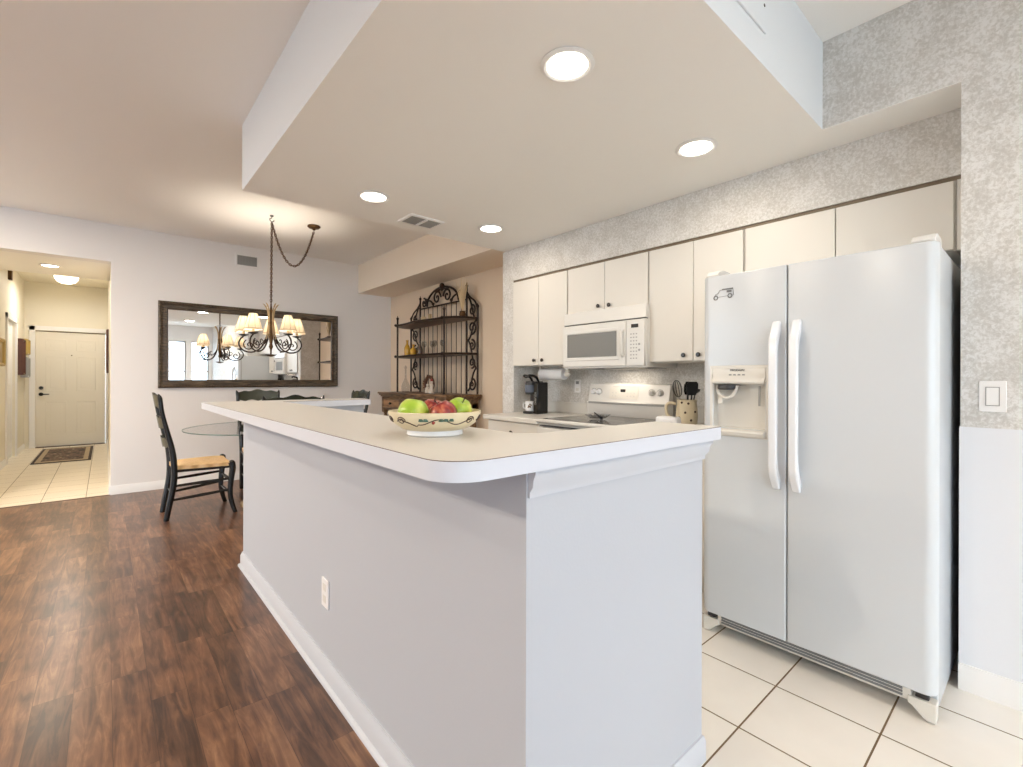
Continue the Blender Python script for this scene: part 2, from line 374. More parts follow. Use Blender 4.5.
def dup(root, loc=None, rotz=None, label=None, group=None):
    r = root.copy(); COL.objects.link(r)
    if loc is not None: r.location = loc
    if rotz is not None: r.rotation_euler.z = rotz
    if label: r['label'] = label
    if group: r['group'] = group
    def kids(a, b):
        for ch in [c for c in src if c.parent == a]:
            c = ch.copy(); COL.objects.link(c); c.parent = b; kids(ch, c)
    src = list(COL.objects); kids(root, r); return r
def boolcut(o, cutter_mb):
    me = bpy.data.meshes.new('cut'); me.from_pydata(cutter_mb.v, [], cutter_mb.f)
    bmesh = __import__('bmesh'); bx = bmesh.new(); bx.from_mesh(me); bmesh.ops.recalc_face_normals(bx, faces=bx.faces); bx.to_mesh(me); bx.free()
    c = bpy.data.objects.new('cut', me); COL.objects.link(c); c.location = -wloc(o.parent) + wloc(o.parent) if False else (0, 0, 0)
    md = o.modifiers.new('b', 'BOOLEAN'); md.operation = 'DIFFERENCE'; md.object = c; md.solver = 'EXACT'
    bpy.context.view_layer.update()
    ev = o.evaluated_get(bpy.context.evaluated_depsgraph_get()); nm = bpy.data.meshes.new_from_object(ev)
    o.modifiers.clear(); o.data = nm; bpy.data.objects.remove(c)
    nm.shade_smooth(); nm.set_sharp_from_angle(angle=math.radians(30))
def text(name, body, size, m, parent, loc, rot, ext=0.0006, align='CENTER'):
    cu = bpy.data.curves.new(name, 'FONT'); cu.body = body; cu.size = size; cu.extrude = ext; cu.align_x = align; cu.align_y = 'CENTER'
    t = bpy.data.objects.new(name, cu); COL.objects.link(t); bpy.context.view_layer.update()
    me = bpy.data.meshes.new_from_object(t); bpy.data.objects.remove(t)
    me.materials.clear(); me.materials.append(MATS[m])
    o = bpy.data.objects.new(name, me); COL.objects.link(o); o.parent = parent
    o.location = Vector(loc) - wloc(parent); o.rotation_euler = rot; return o
def spiral(c, r0, turns, plane_u, plane_v, start=0.0, n=26, hand=1, rmin=0.12):
    c = Vector(c); U = Vector(plane_u); V = Vector(plane_v); out = []
    for i in range(n + 1):
        t = i / n; r = r0 * (1 - (1 - rmin) * t); a = start + hand * 2 * PI * turns * t
        out.append(c + U * (r * math.cos(a)) + V * (r * math.sin(a)))
    return out
def bez(p0, p1, p2, p3, n=12):
    p0, p1, p2, p3 = map(Vector, (p0, p1, p2, p3))
    return [(1 - t) ** 3 * p0 + 3 * (1 - t) ** 2 * t * p1 + 3 * (1 - t) * t * t * p2 + t ** 3 * p3 for t in [i / n for i in range(n + 1)]]
def smooth_path(pts, n=6):
    P = [Vector(p) for p in pts]; P = [P[0]] + P + [P[-1]]; out = []
    for i in range(1, len(P) - 2):
        for k in range(n):
            t = k / n; a, b, c, d = P[i - 1], P[i], P[i + 1], P[i + 2]
            out.append(0.5 * ((2 * b) + (c - a) * t + (2 * a - 5 * b + 4 * c - d) * t * t + (3 * b - a - 3 * c + d) * t ** 3))
    out.append(P[-2]); return out

# ------------------------------------------------------------------ room shell
ZC, ZS = 2.82, 2.406
XL, XR = -4.5, 3.2
YF = 6.425
struct('floor_wood', MB().box(XL - .15, 0.75, YB - .15, YF, -0.1, 0).box(0.75, XR + .15, 3.4, YF, -0.1, 0), 'wood_floor')
struct('floor_kitchen', MB().box(0.75, XR + .15, YB - .15, 3.4, -0.1, 0), 'kitchen_tile')
struct('floor_hall', MB().box(-2.4, 0.3, YF, 11.7, -0.1, 0), 'hall_tile')
struct('trim_threshold', MB().prism([(YF - .02, 0), (YF + .02, 0), (YF + .012, 0.004), (YF - .012, 0.004)], 'x', -1.05, 0.045), 'seam_brown')
struct('ceiling', MB().box(XL - .15, XR + .15, YB - .15, YF + .15, ZC, ZC + .1), 'ceiling_paint')
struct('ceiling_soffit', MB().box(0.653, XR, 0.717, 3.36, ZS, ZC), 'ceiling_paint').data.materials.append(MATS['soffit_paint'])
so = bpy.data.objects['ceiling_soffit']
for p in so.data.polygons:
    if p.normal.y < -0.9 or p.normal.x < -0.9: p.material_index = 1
struct('ceiling_beam', MB().box(2.70, XR, 3.36, YF, 2.42, ZC), 'peach_paint')
struct('ceiling_niche', MB().box(2.571, XR, 0.24, 0.717, ZS, ZS + .002), 'ceiling_paint')
struct('wall_niche_header', MB().box(2.57, XR, 0.24, 0.717, ZS + .002, ZC), 'wallpaper')
struct('wall_far', MB().box(0.045, XR + .15, YF, YF + .15, 0, ZC).box(XL - .15, -1.05, YF, YF + .15, 0, ZC).box(-1.05, 0.045, YF, YF + .15, 2.43, ZC), 'wall_paint')
struct('wall_dining', MB().box(XR, XR + .15, 3.392, YF, 0, ZC), 'tan_paint')
struct('wall_kitchen', MB().box(3.17, XR + .15, 0.24, 3.392, 0, ZC), 'wallpaper')
struct('wall_wing', MB().box(2.83, 3.17, 3.236, 3.392, 0, ZS), 'wallpaper')
struct('wall_fascia', MB().box(2.815, 3.17, 0.24, 3.236, 2.117, ZS), 'wallpaper')
struct('wall_right_upper', MB().box(2.57, XR + .15, YB, 0.24, 1.035, ZC), 'wallpaper')
struct('wall_right_lower', MB().box(2.566, XR + .15, YB, 0.243, 0, 1.035), 'pale_paint')
struct('wall_left', MB().box(XL - .15, XL, YB, LW[0], 0, ZC).box(XL - .15, XL, LW[1], YF, 0, ZC).box(XL - .15, XL, LW[0], LW[1], LW[3], ZC).box(XL - .15, XL, LW[0], LW[1], 0, LW[2]), 'absorbing_taupe')
wb = MB(); px = XL - .15
for (a, b, c, d) in BACKWIN:
    wb.box(px, a, YB - .15, YB, 0, ZC); wb.box(a, b, YB - .15, YB, 0, c); wb.box(a, b, YB - .15, YB, d, ZC); px = b
wb.box(px, XR + .15, YB - .15, YB, 0, ZC); struct('wall_back', wb, 'wall_paint')
wi = 0
def window_unit(a0, a1, z0, z1, plane, base, sash=True):
    global wi; wi += 1
    t = bpy.data.objects.new('window_%d' % wi, None); COL.objects.link(t); t['kind'] = 'structure'
    f = MB(); f.ring(a0 - .07, a1 + .07, z0 - .07 if z0 > .1 else z0, z1 + .07, [(0, 0), (0, .02), (.07, .025), (.07, -.10), (.10, -.10), (.10, -.14)], plane, base)
    zm = (z0 + z1) / 2
    if plane[0] == 'y':
        if sash: f.box(a0 + .03, a1 - .03, base - .13, base - .09, zm - .02, zm + .02)
        else: f.box((a0 + a1) / 2 - .04, (a0 + a1) / 2 + .04, base - .13, base - .09, z0 + .03, z1 - .03)
        g = MB().box(a0 + .02, a1 - .02, base - .115, base - .11, z0 + .02, z1 - .02)
    else:
        f.box(base - .13, base - .09, (a0 + a1) / 2 - .03, (a0 + a1) / 2 + .03, z0 + .03, z1 - .03)
        g = MB().box(base - .115, base - .11, a0 + .02, a1 - .02, z0 + .02, z1 - .02)
    f.build('window_frame', 'trim_white', t); g.build('pane', 'window_glass', t)
for i, (a, b, c, d) in enumerate(BACKWIN): window_unit(a, b, c, d, 'y+', YB, i > 0)
window_unit(LW[0], LW[1], LW[2], LW[3], 'x+', XL, False)
struct('floor_terrace', MB().box(-14, 14, -20, YB - .2, -0.25, -0.15).box(-14, XL - .2, YB - .2, 12, -.25, -.15), 'bounce_ground')  # unseen ground outside, made pale to bounce daylight onto the ceiling
# hall
struct('ceiling_passage', MB().box(-1.05, 0.045, YF + .15, 7.72, 2.43, 2.9), 'ceiling_paint')
struct('ceiling_hall', MB().box(-2.4, 0.3, 7.72, 11.7, 2.88, 2.98), 'hall_paint')
struct('wall_hall_right', MB().box(0.045, 0.195, YF + .15, 11.55, 0, 2.9), 'hall_paint')
struct('wall_hall_left', MB().box(-1.2, -1.05, YF + .15, 9.62, 0, 2.9).box(-1.2, -1.05, 9.62, 10.5, 2.06, 2.9).box(-1.2, -1.05, 10.5, 11.55, 0, 2.9), 'hall_paint')
struct('wall_entry', MB().box(-2.4, -0.915, 11.55, 11.7, 0, 2.9).box(-0.915, 0.005, 11.55, 11.7, 2.04, 2.9).box(0.005, 0.3, 11.55, 11.7, 0, 2.9), 'hall_paint')
def base_prof(h=0.09, d=0.014): return [(0, 0), (d, 0), (d, h * .72), (d * .6, h * .86), (d * .5, h), (0, h)]
def baseboard(name, axis, at, sgn, a, b, h=0.09, d=0.014):
    mb = MB(); poly = [(at + sgn * x, z) for x, z in base_prof(h, d)]
    mb.prism(poly, 'x' if axis == 'x' else 'y', a, b) if axis == 'y' else mb.prism(poly, 'x', a, b)
    return struct(name, mb, 'trim_white')
baseboard('baseboard_far', 'x', YF, -1, 0.045, 3.2)
baseboard('baseboard_far_left', 'x', YF, -1, XL, -1.05)
baseboard('baseboard_right', 'y', 2.566, -1, YB, 0.243, 0.1, 0.016)
baseboard('baseboard_dining', 'y', XR, -1, 3.392, YF)
baseboard('baseboard_back', 'x', YB, 1, -1.45, 2.56)
baseboard('baseboard_hall_left', 'y', -1.05, 1, YF, 9.55)
baseboard('baseboard_hall', 'y', -1.05, 1, 10.57, 11.55)
baseboard('baseboard_hall_right', 'y', 0.045, -1, YF, 11.55)
# left hall doorway with casing and door
d2 = bpy.data.objects.new('door_2', None); COL.objects.link(d2); d2.location = (-1.09, 10.06, 0); d2['kind'] = 'structure'
MB().box(-1.12, -1.08, 9.63, 10.49, 0.01, 2.05).ring(9.75, 10.37, .22, .95, [(0, 0), (.01, .006), (.03, .006), (.04, 0)], 'x+', -1.08).ring(9.75, 10.37, 1.1, 1.9, [(0, 0), (.01, .006), (.03, .006), (.04, 0)], 'x+', -1.08).build('door_slab', 'trim_white', d2)
MB().box(-1.052, -1.03, 9.55, 9.62, 0, 2.13).box(-1.052, -1.03, 10.5, 10.57, 0, 2.13).box(-1.052, -1.03, 9.55, 10.57, 2.06, 2.13).build('door_casing', 'trim_white', d2)
# front door
d1 = bpy.data.objects.new('door_1', None); COL.objects.link(d1); d1.location = (-0.455, 11.58, 0); d1['kind'] = 'structure'
MB().box(-0.914, 0.004, 11.58, 11.62, 0.012, 2.038).build('door_slab', 'door_paint', d1, bevel=.002)
for (a, b) in ((-0.79, -0.515), (-0.395, -0.12)):
    for (c, d) in ((1.70, 1.90), (0.98, 1.60), (0.22, 0.80)):
        MB().ring(a, b, c, d, [(0, 0), (.012, .004), (.022, -.006), (.04, -.006), (.07, .004)], 'y-', 11.58).box(a + .068, b - .068, 11.576, 11.58, c + .068, d - .068).build('panel', 'door_paint', d1)
MB().box(-0.99, -0.915, 11.53, 11.552, 0, 2.12).box(0.005, 0.04, 11.53, 11.552, 0, 2.12).box(-0.99, 0.04, 11.53, 11.552, 2.045, 2.12).build('door_casing', 'trim_white', d1, bevel=.004)
MB().box(-0.91, 0.0, 11.57, 11.6, 2.028, 2.045).build('weather_strip', 'cabinet_shadow', d1)
MB().box(-0.91, 0.0, 11.5, 11.58, 0.0, 0.012).build('door_sill', 'bronze', d1)
MB().lathe([(0, 11.545), (.022, 11.545), (.03, 11.56), (.03, 11.58), (.0, 11.58)], (-0.845, 0, 1.04), 16, 'y').build('deadbolt', 'black_metal', d1)
hd = MB(); hd.lathe([(0, 11.56), (.03, 11.565), (.03, 11.58), (0, 11.58)], (-0.845, 0, 0.93), 16, 'y').tube([(-.845, 11.575, .93), (-.845, 11.53, .93), (-.80, 11.525, .93), (-.74, 11.53, .928)], [.009, .009, .009, .007]); hd.build('door_handle', 'black_metal', d1)
MB().lathe([(0, 11.575), (.01, 11.575), (.01, 11.58), (0, 11.58)], (-0.455, 0, 1.62), 12, 'y').build('peephole', 'bronze', d1)

# rug
t = thing('door_mat', 'patterned dark entry rug with tan border on hall tiles before the front door', 'rug', (-.47, 10.27, 0))
MB().box(-.79, -.155, 9.35, 11.2, 0.001, .008).build('rug_border', 'rug_edge', t)
MB().box(-.755, -.19, 9.41, 11.14, 0.008, .0095).build('rug_band', 'rug_band', t)
MB().box(-.70, -.245, 9.52, 11.03, 0.0095, .011).build('rug_field', 'rug_pattern', t)
# hall pictures
def hall_picture(label, x, y0, y1, z0, z1, side, fm, cm, dep=.035):
    t = thing('picture_frame', label, 'picture', (x, (y0 + y1) / 2, z0)); pl = 'x+' if side > 0 else 'x-'
    MB().ring(y0, y1, z0, z1, [(0, 0), (0, dep * .8), (.015, dep), (.04, dep * .7), (.045, dep * .4)], pl, x).build('frame', fm, t)
    MB().box(min(x + side * .002, x + side * dep * .45), max(x + side * .002, x + side * dep * .45), y0 + .03, y1 - .03, z0 + .03, z1 - .03).build('canvas', cm, t)
hall_picture('gold framed picture cut by the left edge of the photo, on hall wall', -1.05, 8.55, 9.15, 1.37, 1.73, 1, 'picture_gold', 'canvas_tan', .05)
hall_picture('dark red framed picture nearest the side door on hall left wall', -1.05, 10.72, 11.02, 1.26, 1.84, 1, 'picture_red', 'canvas_sage', .07)
hall_picture('tan upper picture in the pair beside the front door corner', -1.05, 11.08, 11.42, 1.6, 1.86, 1, 'picture_gold', 'canvas_tan', .09)
hall_picture('sage lower picture in the pair beside the front door corner', -1.05, 11.08, 11.42, 1.22, 1.56, 1, 'plastic_grey', 'canvas_sage', .09)
hall_picture('dark brown picture seen edge-on on the right hall wall', 0.045, 10.2, 10.8, 1.30, 2.02, -1, 'picture_red', 'canvas_tan', .03)
tag(MB().box(-1.05, -1.01, 9.75, 9.85, 2.62, 2.76).build('door_chime', 'bronze', bevel=.006), 'small dark box mounted high on the left hall wall', 'door chime')

# ------------------------------------------------------------------ ceiling lights
def downlight(label, x, y, z, power=2.9, r=.082, grp='recessed lights in the kitchen soffit'):
    t = thing('recessed_light', label, 'ceiling light', (x, y, z), grp)
    MB().lathe([(r, 0), (r + .018, -.002), (r + .02, -.006), (r + .006, -.012), (r - .004, -.008), (r - .004, 0)], (x, y, z), 36).build('trim_ring', 'trim_white', t)
    MB().lathe([(0, -.007), (r * .6, -.009), (r - .003, -.005), (r - .003, -.001), (0, -.001)], (x, y, z), 36).build('lens', 'lamp_lens', t)
    l = area('bulb', (0, 0, -.016), r * 1.8, power, WARM); l.parent = t; return t
downlight('large round recessed light nearest the camera, over the bar end', 1.314, 1.20, ZS)
downlight('recessed light near the refrigerator and wallpapered fascia', 2.28, 1.195, ZS)
downlight('recessed light over the far end of the bar, leftmost of the four', 1.317, 2.894, ZS)
downlight('recessed light beside the ceiling register, near the corner cabinets', 2.293, 2.897, ZS)
downlight('recessed light in the low passage ceiling by the hall', -.45, 7.07, 2.43, 7, .07, None)
for x, y, lab in ((-1.6, 4.9, 'added unseen fill light nearest the hall opening'), (-2.9, 2.7, 'added unseen fill light left of the bar'), (-3.4, 4.4, 'added unseen fill light nearest the added side window'),
                  (-3.2, 1.2, 'added unseen fill light near the taupe side wall'), (-1.0, -1.8, 'added fill light behind the camera on the living side'), (1.6, -1.8, 'added fill light behind the camera by the wallpapered wall')):
    downlight(lab, x, y, ZC, 56 if y > 0 else 30, .08, 'added living area fill lights')  # unseen fill lamps, added to brighten the far wall and ceiling
t = thing('dome_light', 'glowing white dome light on the entry hall ceiling', 'ceiling light', (-.47, 10.35, 2.88))
MB().lathe([(.16, 0), (.17, -.01), (.165, -.03), (.15, -.035), (0, -.035)], (-.47, 10.35, 2.88), 32).build('base_ring', 'trim_white', t)
MB().lathe([(.145, -.035), (.14, -.08), (.11, -.125), (.06, -.15), (0, -.155)], (-.47, 10.35, 2.88), 32).build('glass_dome', 'dome_glow', t)
l = area('bulb', (0, 0, -.17), .25, 14, (1, .94, .86)); l.parent = t

def register(name, label, a0, a1, b0, b1, plane, base, split=False, nl=9, vertical=True, fm='trim_white', bm='vent_dark'):
    c = ((a0 + a1) / 2, base, b0) if plane[0] == 'y' else ((a0 + a1) / 2, (b0 + b1) / 2, base)
    t = thing(name, label, 'vent', c)
    MB().ring(a0, a1, b0, b1, [(0, 0), (.004, .008), (.022, .01), (.024, .002)], plane, base).build('frame', fm, t)
    bk, sl = MB(), MB(); A0, A1, B0, B1 = a0 + .022, a1 - .022, b0 + .022, b1 - .022
    if plane == 'y-':
        bk.box(A0, A1, base - .003, base - .001, B0, B1)
        for i in range(nl): x = A0 + (i + .5) * (A1 - A0) / nl; sl.box(x - .003, x + .003, base - .01, base - .003, B0, B1)
    else:
        bk.box(A0, A1, B0, B1, base - .003, base - .001)
        for i in range(nl): y = B0 + (i + .5) * (B1 - B0) / nl; sl.prism([(y - .006, base - .004), (y + .003, base - .010), (y + .005, base - .009), (y - .004, base - .003)], 'x', A0, A1)
        if split: MB().box((A0 + A1) / 2 - .008, (A0 + A1) / 2 + .008, B0, B1, base - .016, base - .003).build('centre_bar', 'trim_white', t)
    bk.build('backing', bm, t); sl.build('louvres', 'plastic_grey' if not split else 'plastic_grey', t)
register('air_vent', 'white wall air register above the framed mirror', 1.175, 1.435, 2.565, 2.725, 'y-', YF, nl=13, bm='plastic_grey')
# ceiling register: pixel corners give this footprint
register('air_vent', 'two-bay ceiling register between the recessed lights of the soffit', 1.655, 1.945, 3.015, 3.225, 'z-', ZS, True, 7)
t = thing('access_panel', 'white panel on the soffit face at the top right', 'wall panel', (1.55, .717, 2.525))
MB().box(1.22, 1.885, .709, .717, 2.525, 2.76).build('panel', 'soffit_paint', t, bevel=.003)
MB().lathe([(0, .7075), (.006, .7075), (.006, .7095), (0, .7095)], (1.862, 0, 2.62), 10, 'y').build('screw', 'plastic_dark', t)

# ------------------------------------------------------------------ breakfast bar
bar = thing('breakfast_bar', 'white U-shaped breakfast bar with raised cream laminate top in the foreground', 'breakfast bar', (1.06, 2.1, 0))
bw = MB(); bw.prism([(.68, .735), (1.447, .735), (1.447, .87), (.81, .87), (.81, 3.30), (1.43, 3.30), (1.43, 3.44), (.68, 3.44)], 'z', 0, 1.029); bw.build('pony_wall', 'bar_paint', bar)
def arc(cx, cy, r, a0, a1, n=8): return [(cx + r * math.cos(math.radians(a0 + (a1 - a0) * i / n)), cy + r * math.sin(math.radians(a0 + (a1 - a0) * i / n))) for i in range(n + 1)]
def top_poly(e=0):
    R = .085
    return arc(.456 + R, .694 + R, R, 180, 270, 10) + [(1.488, .694), (1.488, .93), (.91, .935), (.865, .98), (.865, 3.25), (1.46, 3.25), (1.46, 3.486), (.456, 3.486)]
MB().prism(top_poly(), 'z', 1.029, 1.0675).build('countertop', 'laminate_edge', bar)
ct = [c for c in bar.children if c.name.startswith('countertop')][0]
sm = MB(); sm.mi = 0; sm.prism(top_poly(), 'z', 1.0676, 1.0692)
s2 = sm.build('laminate_surface', ['seam_brown', 'laminate'], ct)
for p in s2.data.polygons:
    if p.normal.z > .9: p.material_index = 1
# baseboard along long side, far end and near end
def base_run(mb, pts, prof, closed=False):
    # pts: xy polyline, offset to the left-hand side normal by profile x
    n = len(pts); N = []
    for i in range(n):
        dirs = []
        if i > 0: dirs.append((Vector(pts[i]) - Vector(pts[i - 1])).normalized())
        if i < n - 1: dirs.append((Vector(pts[i + 1]) - Vector(pts[i])).normalized())
        ns = [Vector((-d.y, d.x)) for d in dirs]
        m = sum(ns, Vector((0, 0))).normalized(); m = m / max(.3, m.dot(ns[0])); N.append(m)
    vs = []; k = len(prof)
    for i in range(n):
        for (o, z) in prof: vs.append((pts[i][0] + N[i].x * o, pts[i][1] + N[i].y * o, z))
    fs = [(i * k + j, i * k + (j + 1) % k, (i + 1) * k + (j + 1) % k, (i + 1) * k + j) for i in range(n - 1) for j in range(k)]
    fs += [tuple(range(k)), tuple((n - 1) * k + j for j in range(k))[::-1]]
    return mb.add(vs, fs)
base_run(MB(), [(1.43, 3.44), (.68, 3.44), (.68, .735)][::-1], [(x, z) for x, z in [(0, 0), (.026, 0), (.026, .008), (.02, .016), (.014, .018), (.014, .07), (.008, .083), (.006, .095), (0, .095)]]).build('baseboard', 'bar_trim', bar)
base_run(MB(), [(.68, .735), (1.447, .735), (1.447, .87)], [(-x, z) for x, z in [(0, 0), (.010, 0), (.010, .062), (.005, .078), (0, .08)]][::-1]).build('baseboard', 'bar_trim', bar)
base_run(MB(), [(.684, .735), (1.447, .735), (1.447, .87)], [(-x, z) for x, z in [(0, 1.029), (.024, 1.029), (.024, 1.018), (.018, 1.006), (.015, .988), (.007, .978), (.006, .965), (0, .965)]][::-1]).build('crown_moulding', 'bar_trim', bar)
wt = thing('sink_cabinet', 'low white kitchen cabinet inside the raised bar', 'cabinet', (1.13, 2.1, 0))
MB().box(.812, 1.40, .9, 3.29, .1, .875).box(.812, 1.33, .9, 3.29, 0, .1).build('body', 'cabinet_white', wt)
MB().box(.812, 1.425, .875, 3.295, .875, .914).build('worktop', 'laminate', wt, bevel=.004)
for i in range(5):
    y = .91 + i * .476; dr = MB().box(1.40, 1.418, y + .004, y + .468, .12, .86).build('door', 'cabinet_white', wt, bevel=.003)
    MB().ball((1.43, y + (.05 if i % 2 else .42), .8), .014, 8).build('knob', 'knob_black', dr)
# wall outlet on the bar
t = thing('wall_outlet', 'white outlet plate low on the long side of the bar', 'outlet', (.678, 1.93, .29))
MB().box(.673, .68, 1.893, 1.965, .293, .408).build('plate', 'trim_white', t, bevel=.002)
for z in (.327, .374):
    s_ = MB().box(.6715, .674, 1.913, 1.945, z - .014, z + .014).build('socket', 'plastic_white', t, bevel=.003)

# ------------------------------------------------------------------ fruit bowl and apples
bx, by, bz = .678, 1.098, 1.0695
bowl = thing('fruit_bowl', 'cream stoneware bowl painted with a vine, holding apples on the bar', 'bowl', (bx, by, bz))
outer = [(.072, .014), (.088, .018), (.106, .030), (.118, .044), (.124, .060), (.1245, .064)]
def rad(z):
    for (r0_, z0_), (r1_, z1_) in zip(outer, outer[1:]):
        if z <= z1_: return r0_ + (r1_ - r0_) * (z - z0_) / (z1_ - z0_)
    return outer[-1][0]
MB().lathe(outer + [(.121, .065), (.117, .060), (.110, .044), (.098, .032), (.08, .024), (0, .020)], (bx, by, bz), 56).build('bowl_body', 'bowl_cream', bowl)
MB().lathe([(0, .0), (.072, 0), (.076, .003), (.074, .012), (.074, .017), (0, .017)], (bx, by, bz), 48).build('foot_ring', 'bowl_white', bowl)
vine = MB(); camang = math.atan2(-by, -bx)
def sp_(a, z, o=.0006): r = rad(z) + o; return (bx + r * math.cos(a), by + r * math.sin(a), bz + z)
for rep in range(3):
    a_c = camang + rep * 2 * PI / 3
    pts = [sp_(a_c + (-.95 + 1.9 * i / 40), .042 + .007 * math.sin(i / 40 * 4.6 * PI) - (.006 if 4 < i < 12 else 0)) for i in range(41)]
    vine.tube(pts, .0014, 5)
    for k, a0 in enumerate((-.80, .84)):
        vine.tube([sp_(a_c + a0 + .13 * (1 - t / 22) * math.cos(t * .5), .044 + .011 * (1 - t / 22) * math.sin(t * .5)) for t in range(20)], .0013, 5)
    for a0 in (-.30, -.20, .12, .22, .34):
        c = a_c + a0; vine.mi = 1
        vine.tube([sp_(c - .055, .044), sp_(c - .02, .047, .001), sp_(c + .02, .047, .001), sp_(c + .06, .044)], [.0005, .0042, .0042, .0005], 6); vine.mi = 0
    vine.mi = 2; vine.ball(sp_(a_c - .04, .041), .0045, 6); vine.mi = 0
vine.build('painted_vine', ['vine_brown', 'leaf_green', 'berry_red'], bowl)
def apple(label, dx, dy, z, r, m, tilt, az, sz=.92):
    t = thing('apple', label, 'apple', (bx + dx, by + dy, bz + z), 'apples in the bowl'); prof = []
    for i in range(25):
        a = PI * i / 24; rr = math.sin(a) * r * (1 + .06 * math.cos(a)); hh = -math.cos(a) * r * sz
        if a > PI * .8: hh -= (a - PI * .8) / (PI * .2) * r * .32
        if a < PI * .15: hh += (PI * .15 - a) / (PI * .15) * r * .15
        prof.append((max(rr, 0), hh))
    mb = MB(); n = 28; mb.lathe(prof, (0, 0, 0), n)
    mb.v = [(x * (1 + .025 * math.cos(5 * math.atan2(y, x))), y * (1 + .025 * math.cos(5 * math.atan2(y, x))), zz) for x, y, zz in mb.v]
    mb.build('flesh', m, t, local=True)
    MB().tube([(0, 0, r * .55), (.001, 0, r * .8), (.004, .002, r * 1.02)], [.0012, .0012, .0018], 6).build('stem', 'vine_brown', t, local=True)
    t.rotation_euler = (tilt, 0, az)
cr = Vector((math.cos(YAW), -math.sin(YAW))); cf = Vector((math.sin(YAW), math.cos(YAW)))
def rel(a, b): v = cr * a + cf * b; return v.x, v.y
x, y = rel(-.056, -.018); apple('large green apple at the left of the bowl', x, y, .062, .041, 'apple_green', .25, 2.0)
x, y = rel(.024, -.028); apple('red apple at the front middle of the bowl', x, y, .058, .038, 'apple_red', -.5, 1.0)
x, y = rel(.060, .048); apple('green apple at the right of the bowl, stem toward viewer', x, y, .064, .037, 'apple_green', .55, .2)
x, y = rel(-.016, .056); apple('dark red apple at the back of the bowl behind the others', x, y, .062, .036, 'apple_red', .2, .4)

# ------------------------------------------------------------------ upper cabinets
def knob(x, y, z, parent):
    MB().lathe([(0, -.024), (.010, -.024), (.015, -.019), (.014, -.012), (.006, -.008), (.006, 0), (0, 0)], (x, y, z), 16, 'x').build('knob', 'knob_black', parent)
def wall_cab(label, y0, y1, z0, z1, splits, knobs, x=2.832):
    t = thing('wall_cabinet', label, 'cabinet', (3.0, (y0 + y1) / 2, z0), 'white wall cabinets')
    MB().box(x, 3.168, y0 + .001, y1 - .001, z0, z1).build('body', 'cabinet_white', t)
    for (a, b), k in zip(splits, knobs):
        d = MB().box(x - .019, x - .001, a + .002, b - .002, z0 + .003, z1 - .004).build('door', 'cabinet_white', t, bevel=.003)
        if k: knob(x - .019, k[0], k[1], d)
wall_cab('white two-door wall cabinet above the coffee maker', 2.56, 3.232, 1.335, 2.100, [(2.565, 2.895), (2.895, 3.228)], [(2.84, 1.38), (2.94, 1.38)])
wall_cab('short white two-door cabinet above the microwave', 1.815, 2.558, 1.70, 2.100, [(1.82, 2.19), (2.19, 2.556)], [(2.14, 1.767), (2.24, 1.77)])
wall_cab('white two-door wall cabinet between microwave and refrigerator', 1.18, 1.813, 1.335, 2.100, [(1.184, 1.492), (1.492, 1.812)], [(1.45, 1.375), (1.55, 1.375)])
wall_cab('white cabinet above the refrigerator, with two plain doors', .278, 1.178, 1.79, 2.100, [(.283, .727), (.727, 1.175)], [None, None])
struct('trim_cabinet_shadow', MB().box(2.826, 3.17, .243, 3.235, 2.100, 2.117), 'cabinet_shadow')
struct('trim_filler', MB().box(2.826, 2.85, .243, .277, 1.79, 2.100), 'cabinet_white')

# ------------------------------------------------------------------ base cabinets, counters
def base_cab(label, y0, y1, nd):
    t = thing('base_cabinet', label, 'cabinet', (2.84, (y0 + y1) / 2, 0), 'white base cabinets by the range')
    MB().box(2.525, 3.165, y0, y1, .1, .873).box(2.59, 3.165, y0, y1, 0, .1).build('body', 'cabinet_white', t)
    w = (y1 - y0) / nd
    for i in range(nd):
        a, b = y0 + i * w, y0 + (i + 1) * w
        d = MB().box(2.506, 2.524, a + .003, b - .003, .12, .69).build('door', 'cabinet_white', t, bevel=.003); knob(2.506, b - .05, .64, d)
        dr = MB().box(2.506, 2.524, a + .003, b - .003, .70, .865).build('drawer', 'cabinet_white', t, bevel=.003); knob(2.506, (a + b) / 2, .785, dr)
base_cab('white base cabinet left of the range, under the coffee maker', 2.57, 3.2, 1)
base_cab('white base cabinet between range and refrigerator', 1.16, 1.79, 1)
for (lab, a, b) in (('cream laminate countertop left of the range, against the wallpapered wing wall', 2.565, 3.234), ('cream laminate countertop right of the range, under the spotted pitcher', 1.15, 1.798)):
    t = thing('kitchen_countertop', lab, 'countertop', (2.82, (a + b) / 2, .874))
    MB().box(2.475, 3.168, a, b, .875, .914).build('worktop', 'laminate', t, bevel=.005)
    MB().box(3.148, 3.169, a, b, .9145, 1.012).build('backsplash', 'laminate', t, bevel=.003)

